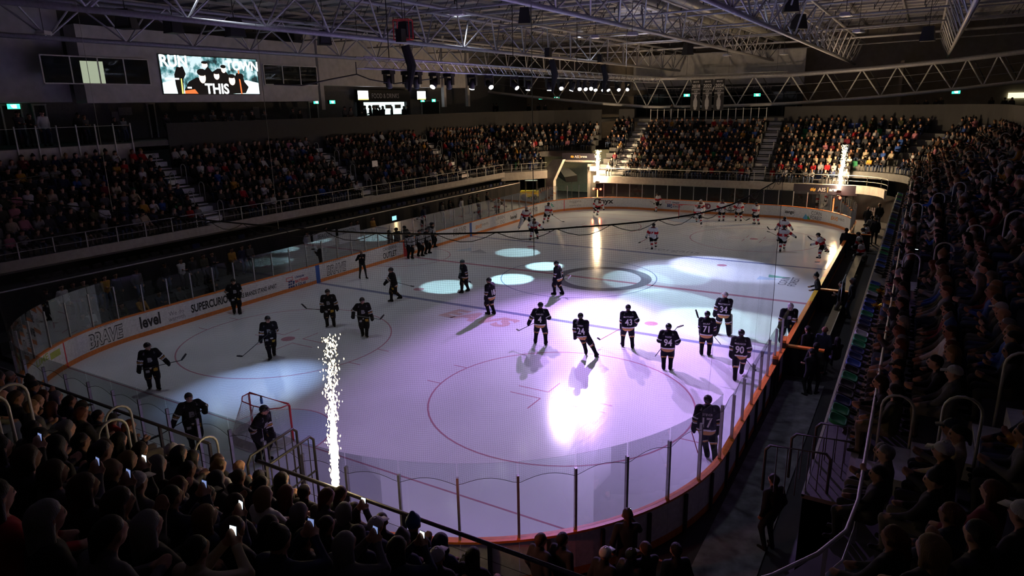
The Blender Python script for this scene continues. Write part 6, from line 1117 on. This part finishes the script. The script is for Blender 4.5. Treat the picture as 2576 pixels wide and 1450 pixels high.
for i, (u, v) in enumerate(((2158, 600), (2170, 588), (2176, 575), (2163, 622))): player('hockey player in white sitting on the far bench, %s of four' % ('first', 'second', 'third', 'last')[i], [(u, v+40), (u+9, v+40)], -80, 'white', lean=18, hgrid=.034, hz=.62, hands=[(u-8, v+22, 0), (u-2, v+24, .1)])
sh = empty('bench_shield', (14.1, -2.2, 1.1), 0, 'curved clear plastic shield behind the bench coaches', 'shield'); MB().box((0, 0, .45), (.02, 1.6, .9)).build('clear_panel', M['pane'], sh); MB().tube([(0, -.8, 0), (0, -.8, .8), (0, -.65, .92), (0, .65, .92), (0, .8, .8), (0, .8, 0)], .02, 6).build('frame_tube', M['steel'], sh)
tp = empty('tunnel_pillar', (13.0, 29.3, 0), 0, 'pair of pale pillars under the far right fascia by the blue-lit tunnel', 'pillar')
for x in (-.35, .35): MB().box((x, 0, 1.05), (.42, .42, 2.15)).build('shaft', M['conc'], tp)
light('POINT', 'tunnel_lamp', (15.2, 30.6, 1.8), 14, (.3, .75, 1.), radius=.15)
# picket fence by the far corner gate
pf = empty('picket_fence', (13.2, 27.6, 0), 0, 'white picket fence by the far right corner gate', 'fence')
for i in range(13): MB().box((i*.16, 0, .5), (.09, .03, .95)).box((i*.16, 0, 1.0), (.09, .03, .09), R=Matrix.Rotation(PI/4, 3, 'Y')).build('picket', M['white'], pf)
for zz in (.25, .75): MB().box((.96, .03, zz), (2.1, .03, .07)).build('fence_rail', M['white'], pf)
# gold pom-poms on the empty planks
for i, (u, v) in enumerate(((2215, 735), (2205, 770), (2235, 790))):
    c = gp(u, v, 2, 2.95); b = MB(); R = random.Random(i)
    for _ in range(130):
        d = Vector((R.gauss(0, 1), R.gauss(0, 1), R.gauss(0, 1))).normalized(); e = d.orthogonal().normalized()*.008; L = R.uniform(.1, .2); b.add([e, -e, d*L-e+Vector((0, 0, -.02)), d*L+e+Vector((0, 0, -.02))], [(0, 1, 2, 3)])
    o = empty('pom_pom', c, 0, 'glittering gold pom-pom on the planks, %s of three' % ('top', 'middle', 'lowest')[i], 'pom-pom', 'gold pom-poms'); tag(b.build('tinsel', mat('gold_tinsel', (.7, .42, .05), .25, .9), o), kind='stuff'); MB().tube([(0, 0, -.03), (0, 0, .03)], .02, 6).build('handle', M['gold'], o)
# phones held up in the foreground crowd
PHL = Vector((.045, .40, 1.12)); used = set()
PHS = [(377, 1173, 'bright white'), (323, 1222, 'blue'), (655, 1393, 'bright pale'), (518, 1222, 'dim'), (627, 1283, 'white'), (916, 1278, 'bright'), (957, 1362, 'dim blue'), (250, 1190, 'dark'), (1000, 1392, 'greenish'), (765, 1325, 'violet'), (5, 1215, 'green-edged')]
for n, (u, v, lb) in enumerate(PHS):
    best = None
    for o in NEARP:
        if o in used: continue
        q = px(np.array(o.matrix_basis @ PHL)); d = math.hypot(q[0]-u, q[1]-v)
        if best is None or d < best[0]: best = (d, o)
    o = best[1]; used.add(o); o.data = TPL[7][0]
    for c in o.children: c.matrix_local = hmat(TPL[7][1])
    ph_ = empty('phone', o.matrix_basis @ PHL, o.rotation_euler.z, '%s phone screen held up by the spectator nearest below it, %s from the left' % (lb, ordw(sorted(PHS).index((u, v, lb))+1)), 'phone', 'phones held up in the foreground'); ph_.rotation_euler = (-.15, 0, o.rotation_euler.z)
    MB().box((0, 0, 0), (.076, .009, .155)).build('case', M['black'], ph_); MB().box((0, -.006, 0), (.068, .003, .145)).build('display', M['phone'] if n in (0, 2, 4, 5, 8) else emis('phone_dim', (.3, .4, .8), .7), ph_)
q = wp.matrix_basis @ Vector((.1, .42, 1.40)); ph_ = empty('phone', q, wp.rotation_euler.z, 'phone with a black grip held up by the woman with a ponytail', 'phone'); MB().box((0, 0, 0), (.08, .009, .16)).build('case', M['black'], ph_); MB().box((0, -.006, 0), (.07, .003, .14)).build('display', M['phone'], ph_)
for u, v, lb in ((2402, 1336, 'white glowing phone in the lap of a spectator at lower right'), (2303, 628, 'small glowing phone among the right stand spectators'), (2453, 690, 'pale glowing tablet in the right stand')):
    c = gp(u, v, 1, {2402: -27., 2303: -9., 2453: -12.}[u]); ph_ = empty('phone', c, 1.2, lb, 'phone'); MB().box((0, 0, 0), (.08, .16, .01)).build('case', M['black'], ph_); MB().box((0, 0, .006), (.07, .15, .004)).build('display', M['phone'], ph_)
# stair gate (barrier sections) in front of the near aisle
for i in range(2):
    x = 6.1+.42*i; o = empty('stair_gate', (x, -27.05+.05*i, 1.9), .12, '%s of two dark barred stair gates by the near aisle' % ('left', 'right')[i], 'gate'); L = .75
    MB().tube([(0, -.6, 0), (0, -.6, 1.45-.1*i), (0, -.5, 1.58-.1*i), (0, L-.1, 1.6-.1*i), (0, L, 1.5-.1*i), (0, L, 0)], .028, 7).build('frame', M['dsteel'], o, True); MB().tube([(0, -.6, .7), (0, L, .7)], .02, 5).build('mid_bar', M['dsteel'], o)
    for k in range(6): MB().tube([(0, -.45+.21*k, 0), (0, -.45+.21*k, 1.56-.1*i)], .011, 5).build('bar', M['dsteel'], o)
for i in range(3):
    o = empty('stair_gate', (15.0+.35*i, -22.6+.7*i, 2.6), .15, '%s of three black barred gates at the near end of the folded seats' % ('nearest', 'middle', 'farthest')[i], 'gate'); MB().tube([(-.5, 0, 0), (-.5, 0, .85), (-.42, 0, .95), (.52, 0, .95), (.6, 0, .85), (.6, 0, 0)], .028, 7).build('frame', M['dsteel'], o, True)
    for k in range(5): MB().tube([(-.3+.18*k, 0, 0), (-.3+.18*k, 0, .95)], .011, 5).build('bar', M['dsteel'], o)
# roof clutter: speakers, flood lamps, hanging goal-light frame
for i, (u, v, zz) in enumerate(((435, 62, 13.6), (317, 48, 13.4), (815, 95, 13.5), (1020, 75, 13.5), (1320, 40, 14.), (1730, 125, 13.5), (2335, 85, 13.), (1990, 10, 14.2), (2010, 55, 13.8), (590, 70, 13.2))):
    c = gp(u, v, 2, zz); o = empty('roof_speaker', c, .5*i, '%s black loudspeaker hung under the roof, counted from the left' % ordw(1+sorted((435, 317, 815, 1020, 1320, 1730, 2335, 1990, 2010, 590)).index(u)), 'loudspeaker', 'loudspeakers under the roof'); MB().box((0, 0, 0), (.7, .6, .75), taper=.7).build('cabinet', M['black'], o); MB().tube([(0, 0, .3), (0, 0, 16.6-zz)], .02, 5).build('hanger', M['dsteel'], o); MB().box((0, -.31, 0), (.5, .02, .55)).build('grille', M['dsteel'], o)
for i, (u, v) in enumerate(((898, 95), (1150, 32), (1590, 85), (1972, 135), (2160, 78), (2128, 36), (1498, 92), (110, 82), (1365, 140), (1830, 138))):
    c = gp(u, v, 2, 13.2); o = empty('flood_lamp', c, .3*i, '%s unlit white flood lamp under the roof, counted from the left' % ordw(1+sorted((898, 1150, 1590, 1972, 2160, 2128, 1498, 110, 1365, 1830)).index(u)), 'lamp', 'unlit flood lamps under the roof'); MB().box((0, 0, 0), (.6, .45, .14), taper=.8).build('housing', M['palesteel'], o); MB().box((0, 0, -.08), (.5, .36, .02)).build('diffuser', mat('lamp_diffuser', (.6, .6, .6), .4), o); MB().tube([(0, 0, .06), (0, 0, 3.65)], .015, 5).build('rod', M['dsteel'], o)
rc_ = empty('red_cage', gp(1014, 75, 2, 13.4), .3, 'small red tubular cage hanging under the roof', 'cage')
for x in (-.4, .4):
    for y in (-.25, .25): MB().tube([(x, y, -.45), (x, y, .45)], .025, 5).build('upright', M['red'], rc_)
for zz in (-.45, .45): MB().tube([(-.4, -.25, zz), (.4, -.25, zz), (.4, .25, zz), (-.4, .25, zz), (-.4, -.25, zz)], .025, 5).build('ring_bar', M['red'], rc_)
MB().tube([(0, 0, .45), (0, 0, 3.2)], .015, 5).build('hanger', M['dsteel'], rc_)
sg = tag(empty('hand_held_sign', gp(943, 412, 0, -18.9), -PI/2, 'white paper sign held up in the left stand'), cat='sign'); MB().box((0, 0, 0), (.6, .02, .45)).build('paper', M['white'], sg); MB().box((0, .02, -.3), (.02, .02, .3)).build('stick_handle', M['wood'], sg)
cab = empty('power_cable', (0, 0, 0), 0, 'black cable looping from the near end of the lighting truss', 'cable'); P = [gp(u, v, 0, TX) for u, v in ((690, 212), (760, 215), (830, 200), (897, 187), (930, 200), (990, 211), (1050, 203), (1120, 195))]; cab.location = P[3]; MB().tube([Vector(p)-cab.location for p in P], .025, 5).build('cable_run', M['rope'], cab, True); MB().tube([(0, 0, 0), (0, 0, .45)], .02, 5).build('drop_bracket', M['dsteel'], cab)
